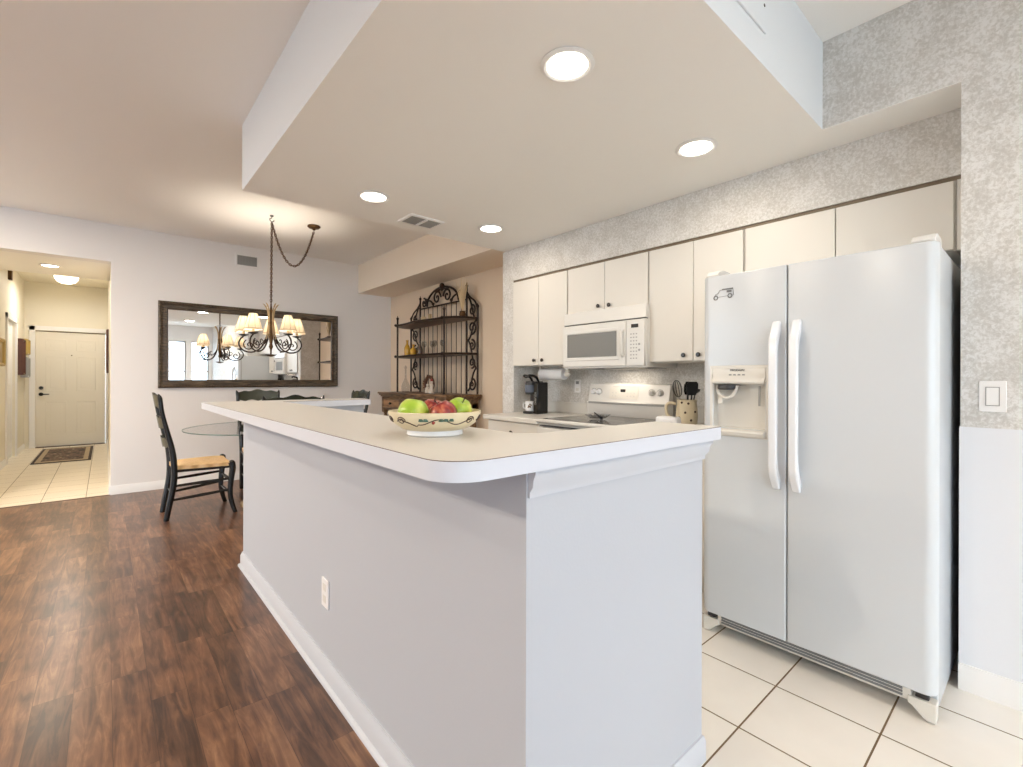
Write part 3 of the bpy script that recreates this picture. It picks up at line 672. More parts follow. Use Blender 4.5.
# ------------------------------------------------------------------ microwave
mw = thing('microwave', 'white over-the-range microwave with grey door window', 'microwave', (2.97, 2.18, 1.305))
MB().box(2.80, 3.168, 1.803, 2.556, 1.303, 1.699).box(2.765, 2.80, 1.803, 2.556, 1.30, 1.635).build('housing', 'appliance_white', mw, bevel=.006)
MB().prism([(2.80, 1.64), (2.765, 1.642), (2.772, 1.735), (2.812, 1.735)], 'y', 1.803, 2.556).build('vent_hood', 'appliance_white', mw, bevel=.004)
MB().box(2.768, 2.80, 1.81, 2.55, 1.6355, 1.6405).build('vent_slot', 'plastic_dark', mw)
MB().box(2.82, 3.12, 1.86, 2.50, 1.2995, 1.3025).build('underside', 'plastic_dark', mw)
dr = MB().box(2.748, 2.7645, 1.955, 2.552, 1.312, 1.630).build('door', 'appliance_white', mw, bevel=.006)
MB().ring(2.005, 2.525, 1.357, 1.590, [(0, 0), (.004, .004), (.022, .004), (.03, -.006)], 'x-', 2.748).build('window_frame', 'appliance_white', dr)
MB().box(2.744, 2.7475, 2.033, 2.497, 1.385, 1.562).build('door_window', 'window_mesh', dr)
MB().prism([(2.748, 1.37), (2.722, 1.392), (2.720, 1.40), (2.720, 1.54), (2.722, 1.548), (2.748, 1.57), (2.748, 1.555), (2.733, 1.54), (2.733, 1.40), (2.748, 1.385)], 'y', 1.968, 1.988).build('handle', 'appliance_white', dr, bevel=.003)
cp = MB().box(2.750, 2.7645, 1.806, 1.951, 1.312, 1.630).build('control_panel', 'appliance_white', mw, bevel=.004)
MB().box(2.7482, 2.7505, 1.853, 1.91, 1.575, 1.60).build('display', 'black_gloss', cp)
bt = MB()
for i in range(8):
    for j in range(3): bt.box(2.7488, 2.7502, 1.862 + j * .022, 1.873 + j * .022, 1.36 + i * .024, 1.368 + i * .024)
bt.build('keypad', 'plastic_grey', cp)
for bz_ in (1.42, 1.46): MB().lathe([(0, -.003), (.008, -.003), (.008, 0), (0, 0)], (2.7502, 1.845, bz_), 12, 'x').build('button', 'plastic_grey', cp)
l = area('cooktop_lamp', (.03, -.02, -.012), .12, .7, WARM, .3, shape='RECTANGLE'); l.parent = mw
MB().box(2.96, 3.10, 2.0, 2.3, 1.2965, 1.2992).build('lamp_cover', 'lens_off', mw)

# ------------------------------------------------------------------ range
rg = thing('range', 'white electric range with black glass cooktop and backguard knobs', 'stove', (2.82, 2.18, 0))
Y0, Y1 = 1.803, 2.560
MB().box(2.50, 3.13, Y0, Y1, .04, .895).build('body', 'appliance_white', rg, bevel=.004)
MB().box(2.455, 3.10, Y0, Y1, .896, .92).build('cooktop_frame', 'appliance_white', rg, bevel=.008)
cg = MB().box(2.50, 3.06, Y0 + .04, Y1 - .04, .9205, .9235).build('cooktop_glass', 'cook_glass', rg)
for (x, y, r) in ((2.65, 2.0, .09), (2.65, 2.36, .105), (2.92, 2.0, .075), (2.92, 2.36, .09)):
    MB().lathe([(r - .004, .9237), (r, .9240), (r - .001, .9241), (r - .005, .9238)], (x, y, 0), 40, caps=False).build('burner_ring', 'plastic_grey', cg)
MB().prism([(3.13, .915), (3.06, .922), (3.045, .99), (3.045, 1.035), (3.062, 1.035), (3.092, 1.178), (3.13, 1.188)], 'y', Y0 + .005, Y1 - .005).build('backguard', 'appliance_white', rg, bevel=.005)
MB().box(3.040, 3.050, Y0 + .03, Y1 - .03, 1.020, 1.036).build('vent_slot', 'plastic_grey', rg)
def bgx(z): return 3.062 + (z - 1.035) / .143 * .030
for y in (2.50, 2.445, 1.955, 1.885):
    x = bgx(1.115) - .001
    MB().lathe([(0, -.026), (.016, -.026), (.019, -.022), (.021, -.002), (.025, 0), (0, 0)], (x, y, 1.115), 20, 'x').box(x - .03, x - .02, y - .003, y + .003, 1.10, 1.131).build('knob', 'handle_white' if y > 2.2 else 'appliance_white', rg)
    MB().lathe([(.026, -.001), (.030, -.0014), (.030, 0), (.026, 0)], (x, y, 1.115), 24, 'x', caps=False).build('dial_ring', 'plastic_grey', rg)
pn = MB().prism([(bgx(1.065) - .003, 1.065), (bgx(1.165) - .003, 1.165), (bgx(1.165) + .004, 1.165), (bgx(1.065) + .004, 1.065)], 'y', 2.07, 2.34).build('control_panel', 'plastic_white', rg)
MB().box(bgx(1.13) - .006, bgx(1.13) - .001, 2.19, 2.235, 1.118, 1.14).build('clock', 'black_gloss', pn)
b_ = MB(); [b_.box(bgx(zz) - .0055, bgx(zz), yy, yy + .010, zz, zz + .004) for yy in (2.10, 2.13, 2.16, 2.27, 2.30) for zz in (1.085, 1.11)]
b_.box(bgx(1.16) - .0045, bgx(1.16), 2.10, 2.31, 1.158, 1.162); b_.build('keypad', 'appliance_grey', pn)
od = MB().box(2.468, 2.498, Y0 + .005, Y1 - .005, .20, .86).build('oven_door', 'appliance_white', rg, bevel=.006)
MB().box(2.466, 2.4675, Y0 + .12, Y1 - .12, .38, .68).build('oven_window', 'black_gloss', od)
MB().tube([(2.468, Y0 + .06, .80), (2.43, Y0 + .07, .80), (2.425, Y0 + .10, .80), (2.425, Y1 - .10, .80), (2.43, Y1 - .07, .80), (2.468, Y1 - .06, .80)], .011, 10).build('handle', 'appliance_white', od)
MB().box(2.474, 2.4995, Y0 + .03, Y1 - .03, .868, .876).build('oven_vent', 'plastic_dark', rg)
MB().box(2.47, 2.499, Y0 + .005, Y1 - .005, .045, .19).build('drawer', 'appliance_white', rg, bevel=.006)
# spoon rest / glass dish on cooktop
t = thing('glass_dish', 'small fluted clear glass dish on the black cooktop', 'dish', (2.75, 2.2, .924))
g = MB(); g.lathe([(.02, 0), (.05, .004), (.08, .03), (.09, .034), (.083, .028), (.05, .008), (0, .006)], (2.75, 2.2, .9245), 30); g.v = [(2.75 + (x - 2.75) * (1 + .08 * math.cos(8 * math.atan2(y - 2.2, x - 2.75))), 2.2 + (y - 2.2) * (1 + .08 * math.cos(8 * math.atan2(y - 2.2, x - 2.75))), z) for x, y, z in g.v]
g.build('dish', 'clear_glass', t)
MB().tube([(2.69, 2.12, .94), (2.74, 2.18, .948), (2.80, 2.27, .965)], [.012, .006, .005], 8).build('handle', 'plastic_dark', t)

# ------------------------------------------------------------------ small kitchen things
k = thing('coffee_maker', 'black single-serve coffee maker under the corner wall cabinet', 'coffee maker', (2.87, 2.98, .915))
MB().box(2.82, 2.95, 2.91, 2.966, .915, 1.19).build('water_tank', 'black_gloss', k, bevel=.008)
MB().box(2.87, 2.95, 2.968, 3.06, .937, 1.12).box(2.785, 2.95, 2.968, 3.06, .915, .936).build('body', 'plastic_dark', k, bevel=.006)
hdm = MB(); hdm.lathe([(0, 1.085), (.038, 1.085), (.043, 1.1), (.044, 1.18), (.038, 1.20), (0, 1.20)], (2.83, 3.015, 0), 24); hdm.box(2.83, 2.95, 2.972, 3.058, 1.09, 1.198); hdm.build('brew_head', 'plastic_dark', k, bevel=.004)
MB().lathe([(.04, 1.10), (.0445, 1.104), (.0448, 1.165), (.041, 1.168)], (2.83, 3.015, 0), 24, caps=False).build('head_band', 'blue_grey', k)
MB().tube(smooth_path([(2.90, 3.055, 1.19), (2.87, 3.06, 1.235), (2.80, 3.06, 1.25), (2.785, 3.02, 1.235), (2.80, 2.985, 1.25), (2.87, 2.98, 1.235), (2.90, 2.978, 1.19)], 4), .011, 8).build('handle', 'black_gloss', k)
text('lettering', 'KEURIG', .032, 'plastic_grey', k, (2.8192, 2.938, 1.05), (PI / 2, PI / 2, -PI / 2))
t = thing('coffee_mug', 'white mug with brown picture under the coffee maker spout', 'mug', (2.828, 3.015, .938))
MB().lathe([(0, 0), (.034, 0), (.038, .004), (.039, .085), (.036, .085), (.035, .008), (0, .006)], (2.828, 3.015, .9375), 28).build('cup', 'bowl_white', t)
MB().tube([(2.815, 3.05, 1.005), (2.808, 3.073, 1.005), (2.806, 3.082, .985), (2.808, 3.073, .962), (2.815, 3.05, .957)], .005, 8).build('handle', 'bowl_white', t)
pic = MB()
for (da, z, r, mi) in ((-.2, .982, .010, 0), (.12, .975, .009, 1), (.0, .998, .007, 0), (.34, .99, .008, 1), (-.35, .97, .007, 1), (.15, 1.0, .006, 1)):
    a = camang + da - .25; pic.mi = mi; pic.ball((2.828 + .0345 * math.cos(a), 3.015 + .0345 * math.sin(a), z), r, 6)
pic.build('picture', ['wreath_brown', 'bronze'], t)
# paper towel holder under the cabinet
t = thing('paper_towel_holder', 'white paper towel roll mounted under the corner wall cabinet', 'paper towels', (2.98, 2.86, 1.28))
MB().lathe([(0, 2.73), (.018, 2.73), (.02, 2.735), (.05, 2.74), (.05, 3.02), (.02, 3.022), (0, 3.022)], (2.98, 0, 1.262), 28, 'y').build('paper_roll', 'bowl_white', t)
MB().box(2.972, 2.988, 3.024, 3.045, 1.245, 1.334).build('bracket', 'plastic_white', t)
MB().box(2.972, 2.988, 2.70, 2.725, 1.245, 1.334).lathe([(0, 2.68), (.008, 2.68), (.022, 2.70), (.022, 2.725), (0, 2.725)], (2.98, 0, 1.262), 16, 'y').build('bracket', 'plastic_white', t)
t = thing('wall_outlet', 'white outlet plate on the wallpaper left of the range', 'outlet', (3.168, 2.757, 1.1))
MB().box(3.163, 3.17, 2.722, 2.792, 1.10, 1.215).build('plate', 'trim_white', t, bevel=.002)
MB().box(3.161, 3.164, 2.74, 2.774, 1.175, 1.20).build('socket', 'plastic_grey', t); MB().box(3.161, 3.164, 2.74, 2.774, 1.115, 1.14).build('socket', 'plastic_white', t)
# pitcher with utensils
px_, py_, pz_ = 2.95, 1.607, .915
pit = thing('pitcher', 'tan stoneware pitcher with dark dots holding utensils beside the range', 'pitcher', (px_, py_, pz_))
MB().lathe([(0, 0), (.056, 0), (.066, .01), (.070, .06), (.067, .11), (.062, .15), (.064, .165), (.067, .17), (.062, .168), (.057, .15), (.061, .11), (.063, .06), (.054, .012), (0, .01)], (px_, py_, pz_), 36).build('body', 'pitcher_tan', pit)
MB().tube(smooth_path([(px_ - .045, py_ + .055, pz_ + .14), (px_ - .06, py_ + .095, pz_ + .145), (px_ - .065, py_ + .115, pz_ + .115), (px_ - .062, py_ + .105, pz_ + .06), (px_ - .05, py_ + .058, pz_ + .04)], 5), .010, 10).build('handle', 'pitcher_tan', pit)
sp2 = MB(); base_a = math.atan2(-py_, -px_)
for (da, z) in ((-.55, .15), (.15, .145), (-.15, .085), (.85, .09), (-.75, .05), (.4, .035)):
    r = .0625 if z > .12 else .0685 if z > .06 else .0692; a = base_a + da
    sp2.ball((px_ + (r - .003) * math.cos(a), py_ + (r - .003) * math.sin(a), pz_ + z), .0085, 6)
sp2.build('dots', 'vine_brown', pit)
def utensil(name, label, dx, dy, lean, kindf):
    t = thing(name, label, name.replace('_', ' '), (px_ + dx, py_ + dy, pz_ + .02), 'utensils in the spotted pitcher'); kindf(t, Vector((px_ + dx, py_ + dy, pz_ + .02)), Vector(lean)); return t
def whisk(t, p, d):
    e = p + d; MB().tube([p, e], .006, 8).build('handle', 'steel', t); w = MB(); ax = d.normalized(); u = ax.orthogonal().normalized(); v = ax.cross(u)
    for k in range(5):
        q = math.cos(PI * k / 5) * u + math.sin(PI * k / 5) * v
        w.tube([e + ax * (.05 - .05 * math.cos(2 * PI * i / 16)) * 1.15 + q * .03 * math.sin(2 * PI * i / 16) for i in range(17)], .0016, 5)
    w.build('wires', 'plastic_dark', t)
def blade(w, h, slots=0):
    def f(t, p, d):
        e = p + d; MB().tube([p, e], .006, 8).build('handle', 'plastic_dark', t); ax = d.normalized(); s = Vector(tuple(cr) + (0,)); nn = ax.cross(s).normalized()
        mb = MB(); n = 10; pts = [(-w * .35, 0), (w * .35, 0), (w * .5, h * .3), (w * .5, h * .85), (w * .35, h), (-w * .35, h), (-w * .5, h * .85), (-w * .5, h * .3)]
        vs = [e + s * a + ax * b + nn * .003 for a, b in pts] + [e + s * a + ax * b - nn * .003 for a, b in pts]
        m_ = len(pts); mb.add(vs, [tuple(range(m_)), tuple(range(2 * m_ - 1, m_ - 1, -1))] + [(i, (i + 1) % m_, m_ + (i + 1) % m_, m_ + i) for i in range(m_)]).build('blade', 'black_gloss', t)
    return f
def ladle(t, p, d):
    e = p + d; MB().tube([p, e], .005, 8).build('handle', 'plastic_dark', t)
    mb = MB(); mb.lathe([(.034 * math.sin(PI / 2 * i / 6), -.03 * math.cos(PI / 2 * i / 6)) for i in range(7)] + [(.031 * math.cos(PI / 2 * i / 5), -.027 * math.sin(PI / 2 * i / 5)) for i in range(6)], (e.x, e.y, e.z + .02), 18); mb.build('ladle_cup', 'plastic_dark', t)
utensil('whisk', 'wire whisk leaning left in the spotted pitcher', -.012, .02, (-.010, .026, .165), whisk)
utensil('spoon', 'narrow dark spoon upright in the spotted pitcher', -.005, -.004, (-.0, -.004, .20), blade(.034, .07))
utensil('spatula', 'wide black spatula standing in the spotted pitcher', -.012, -.026, (-.01, -.02, .18), blade(.075, .09))
utensil('slotted_turner', 'black turner behind the wide spatula in the pitcher', .016, .010, (.018, .0, .18), blade(.06, .08))
utensil('ladle', 'dark ladle leaning right toward the refrigerator', .018, -.014, (.010, -.030, .20), ladle)
tag(MB().lathe([(0, 0), (.03, 0), (.034, .01), (.034, .12), (.026, .15), (.014, .165), (.014, .19), (.017, .193), (.017, .21), (0, .212)], (3.03, 1.44, .915), 20).build('pepper_mill', 'plastic_dark'), 'dark round mill standing behind the pitcher near the refrigerator', 'pepper mill')
t = thing('butter_dish', 'white covered dish on the counter in front of the spotted pitcher', 'dish', (2.66, 1.56, .915))
MB().box(2.61, 2.71, 1.49, 1.655, .915, .925).build('plate', 'bowl_white', t, bevel=.004)
MB().box(2.62, 2.70, 1.50, 1.645, .9255, .988).build('cover', 'bowl_white', t, bevel=.02, bseg=4)

# ------------------------------------------------------------------ refrigerator
FX, FY0, FY1 = 2.20, .262, 1.122
fr = thing('refrigerator', 'large white side-by-side refrigerator with ice dispenser', 'refrigerator', (2.65, .69, 0))
MB().box(FX + .075, 3.02, FY0 + .006, FY1 - .006, .03, 1.712).build('cabinet', 'fridge_white', fr, bevel=.006)
MB().box(FX + .062, FX + .078, FY0 + .02, FY1 - .02, .11, 1.70).build('gasket', 'plastic_grey', fr)
def door_poly(y0, y1, rl, rr):
    X1 = FX + .062; pts = [(X1, y0)]
    pts += [(FX + rr - rr * math.sin(t * PI / 2 / 8) , y0 + rr - rr * math.cos(t * PI / 2 / 8)) for t in range(9)]
    pts += [(FX + rl - rl * math.cos(t * PI / 2 / 8), y1 - rl + rl * math.sin(t * PI / 2 / 8)) for t in range(9)]
    return pts + [(X1, y1)]
rd = MB().prism(door_poly(FY0, .7415, .008, .04), 'z', .10, 1.712).build('right_door', 'fridge_white', fr, bevel=.005)
ld = MB().prism(door_poly(.7455, FY1, .04, .008), 'z', .10, 1.712).build('left_door', 'fridge_white', fr)
# dispenser recess cut into the left door
ch = wloc(fr); cut = MB(); dy0, dy1 = .83, 1.062
cpoly = [(FX - .05, dy0), (FX + .03, dy0)] + [(FX + .03 + .028 * math.sin(PI * i / 12), dy0 + (dy1 - dy0) * (1 - math.cos(PI * i / 12)) / 2) for i in range(1, 12)] + [(FX + .03, dy1), (FX - .05, dy1)]
cut.prism([(x - ch.x, y - ch.y) for x, y in cpoly], 'z', .995, 1.20)
lw = ld.parent; ld.parent = None; boolcut(ld, cut); ld.parent = lw
ld.data.materials.append(MATS['plastic_white'])
for p in ld.data.polygons:
    c_ = p.center + ch
    if c_.x > FX + .001 and dy0 - .004 < c_.y < dy1 + .004 and .99 < c_.z < 1.205: p.material_index = 1
md = ld.modifiers.new('bevel', 'BEVEL'); md.width = .003; md.segments = 2; md.limit_method = 'ANGLE'; md.angle_limit = math.radians(60)
dp = MB(); dp.ring(.812, 1.08, .955, 1.285, [(0, 0), (.003, .004), (.012, .005), (.016, .001)], 'x-', FX).build('dispenser_bezel', 'plastic_white', ld)
pan = MB(); pan.prism([(FX - .004, 1.205), (FX - .016, 1.20), (FX - .02, 1.21), (FX - .006, 1.232), (FX - .004, 1.272), (FX + .002, 1.272), (FX + .002, 1.20)], 'y', .828, 1.064); pan.build('control_panel', 'plastic_white', ld, bevel=.002)
text('lettering', 'FRIGIDAIRE', .013, 'plastic_dark', ld, (FX - .0062, .948, 1.262), (PI / 2, 0, -PI / 2))
icb = MB(); [icb.box(FX - .0068, FX - .0055, yy, yy + .012, 1.238, 1.245) for yy in (.915, .935, .955, .975)]; icb.build('buttons', 'plastic_grey', ld)
MB().lathe([(0, .0), (.040, .0), (.046, .006), (.044, .022), (0, .024)], (FX + .014, 1.0, 1.172), 24).build('ice_chute', 'plastic_dark', ld)
MB().tube(smooth_path([(FX + .008, 1.045, 1.19), (FX - .004, 1.035, 1.155), (FX - .010, 1.0, 1.135), (FX - .006, .965, 1.15), (FX + .006, .955, 1.19)], 5), .007, 8).build('ice_lever', 'plastic_white', ld)
MB().prism([(FX + .010, 1.15), (FX + .016, 1.15), (FX + .006, 1.105), (FX + .0, 1.108)], 'y', 1.02, 1.042).build('ice_paddle', 'plastic_white', ld, bevel=.002)
MB().prism([(FX + .03, 1.19), (FX + .034, 1.19), (FX + .03, 1.10), (FX + .026, 1.10)], 'y', .862, .87).build('water_lever', 'plastic_grey', ld)
MB().prism([(FX + .05, .962), (FX - .022, .962), (FX - .03, .98), (FX - .024, .99), (FX + .05, .996)], 'y', .826, 1.066).build('drip_tray', 'plastic_white', ld, bevel=.003)
def handle(y, par):
    z0, z1 = .742, 1.475
    p = [(FX + .004, z0), (FX - .012, z0 + .004), (FX - .048, z0 + .07), (FX - .056, z0 + .11), (FX - .056, z1 - .11), (FX - .048, z1 - .07), (FX - .012, z1 - .004), (FX + .004, z1),
         (FX + .004, z1 - .05), (FX - .02, z1 - .10), (FX - .03, z1 - .14), (FX - .03, z0 + .14), (FX - .02, z0 + .10), (FX + .004, z0 + .05)]
    MB().prism(p, 'y', y - .017, y + .017).build('handle', 'handle_white', par, bevel=.009, bseg=4)
handle(.783, ld); handle(.704, rd)
gr = MB(); gr.prism([(FX + .075, .046), (FX + .028, .046), (FX + .020, .054), (FX + .020, .095), (FX + .075, .095)], 'y', .335, 1.05); gg = gr.build('toe_grille', 'plastic_white', fr, bevel=.003)
sl = MB(); [sl.box(FX + .016, FX + .021, .36, 1.03, z, z + .007) for z in (.060, .072, .084)]; sl.build('grille_slots', 'magnet_grey', gg)
for (y0, y1) in ((FY0 + .004, .345), (FY1 - .004, 1.04)):
    n_ = 10; q = []
    for i in range(n_ + 1):
        u = i / n_; y = y0 + (y1 - y0) * u; w_ = max(0, (u - .3) / .7); q.append((y, .006 + .040 * (3 * w_ * w_ - 2 * w_ ** 3)))
    MB().prism(q + [(y1, .072), (y0, .072)], 'x', FX + .012, FX + .062).build('foot_cover', 'plastic_white', fr, bevel=.003)
    MB().box(FX + .020, FX + .05, min(y0, y1) + .02, max(y0, y1) - .02, .0735, .098).build('lower_hinge', 'plastic_dark', fr, bevel=.003)
for (a, b) in ((FY0 + .01, .34), (1.05, FY1 - .01)):
    MB().prism([(FX + .03, 1.7125), (FX + .02, 1.722), (FX + .035, 1.742), (FX + .08, 1.752), (FX + .15, 1.748), (FX + .17, 1.7125)], 'y', a, b).build('hinge_cover', 'appliance_white', fr, bevel=.005)
# car magnet
t = thing('car_magnet', 'small grey line-drawn off-road car magnet on the left refrigerator door', 'magnet', (FX - .001, 1.015, 1.6))
cm = MB(); X_ = FX - .0018
for (yy, zz) in ((1.052, 1.607), (.985, 1.611)): cm.tube([(X_, yy + .009 * math.cos(a), zz + .009 * math.sin(a)) for a in [2 * PI * i / 14 for i in range(14)]], .0026, 5, True)
cm.tube([(X_, 1.043, 1.609), (X_, .996, 1.611)], .0011, 5).tube([(X_, 1.058, 1.614), (X_, 1.052, 1.624), (X_, 1.04, 1.627), (X_, 1.033, 1.641), (X_, .972, 1.646), (X_, .968, 1.612), (X_, .975, 1.611)], .0012, 5)
cm.box(X_ - .001, X_ + .001, .972, 1.022, 1.6395, 1.646); cm.box(X_ - .001, X_ + .001, .978, 1.0, 1.627, 1.637)
cm.build('outline', 'magnet_grey', t)
# light switch
t = thing('light_switch', 'white rocker light switch on the wallpaper right of the refrigerator', 'light switch', (2.568, .15, 1.1))
MB().box(2.564, 2.57, .113, .188, 1.098, 1.217).build('plate', 'trim_white', t, bevel=.002)
MB().box(2.5632, 2.5642, .131, .170, 1.121, 1.194).build('rocker_gap', 'plastic_grey', t)
MB().prism([(2.5635, 1.124), (2.5585, 1.124), (2.5615, 1.191), (2.5635, 1.191)], 'y', .134, .167).build('rocker', 'trim_white', t)

# ------------------------------------------------------------------ wall mirror
mr = thing('wall_mirror', 'large rectangular mirror in a dark bronze beaded frame on dining wall', 'mirror', (1.42, YF, 1.11))
MB().ring(.437, 2.402, 1.11, 2.068, [(0, 0), (0, .03), (.012, .038), (.024, .034), (.034, .026), (.052, .024), (.066, .03), (.078, .028), (.086, .014), (.09, .008)], 'y-', YF - .001).build('frame', 'mirror_frame', mr)
MB().box(.50, 2.34, YF - .01, YF - .004, 1.17, 2.01).build('mirror_glass', 'mirror_glass', mr)
bd = MB()
for i in range(70):
    for z in (1.127, 2.051): bd.ball((.45 + i * .028, YF - .038, z), .007, 5)
for i in range(33):
    for x in (.454, 2.385): bd.ball((x, YF - .038, 1.14 + i * .028), .007, 5)
bd.build('beading', 'mirror_frame', mr)

# ------------------------------------------------------------------ dining table
TX, TY = 1.28, 5.06
tb = thing('dining_table', 'round glass-topped dining table beside the mirror wall', 'table', (TX, TY, 0))
MB().lathe([(.754, .738), (.76, .741), (.76, .747), (.756, .750)], (TX, TY, 0), 80).build('glass_top', 'table_glass', tb, ang=15)
MB().lathe([(.7605, .739), (.7625, .741), (.7625, .747), (.7605, .749)], (TX, TY, 0), 80, caps=False).build('glass_edge', 'edge_glass', tb)
pd = MB(); pd.lathe([(0, 0), (.30, 0), (.30, .02), (.22, .04), (.10, .08), (.07, .14), (.09, .22), (.06, .34), (.05, .5), (.08, .6), (.16, .7), (.2, .735), (0, .737)], (TX, TY, 0), 36); pd.build('pedestal', 'gilt', tb)

# ------------------------------------------------------------------ ladder-back chairs
def make_chair(label):
    c = thing('dining_chair', label, 'chair', (0, 0, 0), 'ladder-back chairs around the glass table')
    def post(s):
        pts = smooth_path([(-.245, s * .175, 0), (-.225, s * .178, .12), (-.195, s * .182, .30), (-.19, s * .185, .45), (-.205, s * .19, .60), (-.24, s * .198, .76), (-.275, s * .205, .92), (-.288, s * .208, 1.02), (-.292, s * .21, 1.05)], 4)
        n = len(pts); mb = MB(); mb.tube(pts, [.017 + .008 * math.sin(PI * min(1, (i + 4) / (n * .8))) for i in range(n)], 10); mb.tube([pts[-1], pts[-1] + Vector((-.004, s * .004, .015)), pts[-1] + Vector((-.010, s * .01, .035))], [.017, .013, .003], 8)
        mb.build('rear_post', 'chair_black', c, local=True)
    post(1); post(-1)
    for s in (1, -1):
        pts = smooth_path([(.262, s * .245, 0), (.245, s * .238, .05), (.222, s * .228, .16), (.228, s * .228, .30), (.240, s * .232, .40), (.232, s * .228, .455)], 4)
        MB().tube(pts, [.016 + .013 * (i / (len(pts) - 1)) for i in range(len(pts))], 10).ball((.232, s * .228, .462), .022, 8, .6).build('front_leg', 'chair_black', c, local=True)
    def slat(z, h, m='chair_olive', sc=True):
        mb = MB(); N = 24; vs = []
        t = (z - .45) / .65; bxk = -.19 - .105 * min(1, max(0, t)) ** .9; half = .185 + .022 * t
        for i in range(N + 1):
            u = -1 + 2 * i / N; y = u * half; bow = -.03 * (1 - u * u)
            top = h * (.55 + .30 * math.exp(-(u / .33) ** 2) + .14 * (math.exp(-((abs(u) - .66) / .2) ** 2))); bot = -h * .42 + h * .16 * abs(math.sin(u * PI * 1.5))
            lean = -.20
            for dx, zz in ((-.007, bot), (-.007, top), (.007, top), (.007, bot)): vs.append((bxk + bow + dx + lean * zz * .8, y, z + zz))
        fs = [(i * 4 + j, i * 4 + (j + 1) % 4, (i + 1) * 4 + (j + 1) % 4, (i + 1) * 4 + j) for i in range(N) for j in range(4)] + [(0, 1, 2, 3), (N * 4 + 3, N * 4 + 2, N * 4 + 1, N * 4)]
        mb.add(vs, fs).build('slat', m, c, local=True)
    slat(1.005, .105); slat(.82, .09); slat(.65, .08)
    # rush seat: trapezoid with pillowed top
    mb = MB(); n = 16; vs = []
    for k, top in enumerate((1, 0)):
        for i in range(n + 1):
            for j in range(n + 1):
                u, v = i / n, -1 + 2 * j / n; x = -.195 + .435 * u; w = .185 + .05 * u
                e = (1 - abs(v) ** 6) * (1 - abs(2 * u - 1) ** 6); sad = .012 * (min(abs(v), 1) ** 2)
                z = .447 + (.022 * e + sad if top else -.016 * e - .022); vs.append((x, v * w, z))
    q = (n + 1) ** 2; fs = []
    for i in range(n):
        for j in range(n):
            a = i * (n + 1) + j; fs.append((a, a + 1, a + n + 2, a + n + 1)); fs.append((q + a, q + a + n + 1, q + a + n + 2, q + a + 1))
    ed = [i * (n + 1) for i in range(n + 1)] + [n * (n + 1) + j for j in range(1, n + 1)] + [i * (n + 1) + n for i in range(n - 1, -1, -1)] + [j for j in range(n - 1, 0, -1)]
    for a, b in zip(ed, ed[1:] + ed[:1]): fs.append((a, b, q + b, q + a))
    mb.add(vs, fs).build('seat', 'rush', c, local=True, ang=60)
    for sy in (-1, 1): MB().tube([(-.19, sy * .186, .418), (.225, sy * .225, .418)], .012, 8).build('seat_rail', 'chair_black', c, local=True)
    for (a, b) in (((-.205, .178, .17), (.225, .226, .21)), ((-.205, -.178, .17), (.225, -.226, .21)), ((-.195, .18, .29), (.226, .226, .31)), ((-.195, -.18, .29), (.226, -.226, .31)), ((.226, .226, .17), (.226, -.226, .17)), ((.228, .228, .29), (.228, -.228, .29)), ((-.198, .178, .22), (-.198, -.178, .22))):
        MB().tube([a, ((a[0] + b[0]) / 2, (a[1] + b[1]) / 2, (a[2] + b[2]) / 2), b], [.010, .014, .010], 8).build('stretcher', 'chair_black', c, local=True)
    return c
ch0 = make_chair('black ladder-back chair with rush seat, whole at left of the table')
ch0.location = (.64, 5.12, 0)
dup(ch0, (1.32, 5.63, 0), -PI / 2, 'ladder-back chair on the far side of the table, back against mirror wall')
dup(ch0, (1.12, 4.14, 0), PI / 2 - .04, 'ladder-back chair with its dark scalloped back rail rising behind the bar')
dup(ch0, (1.89, 5.12, 0), PI, 'ladder-back chair at right of the table, nearest the iron rack')

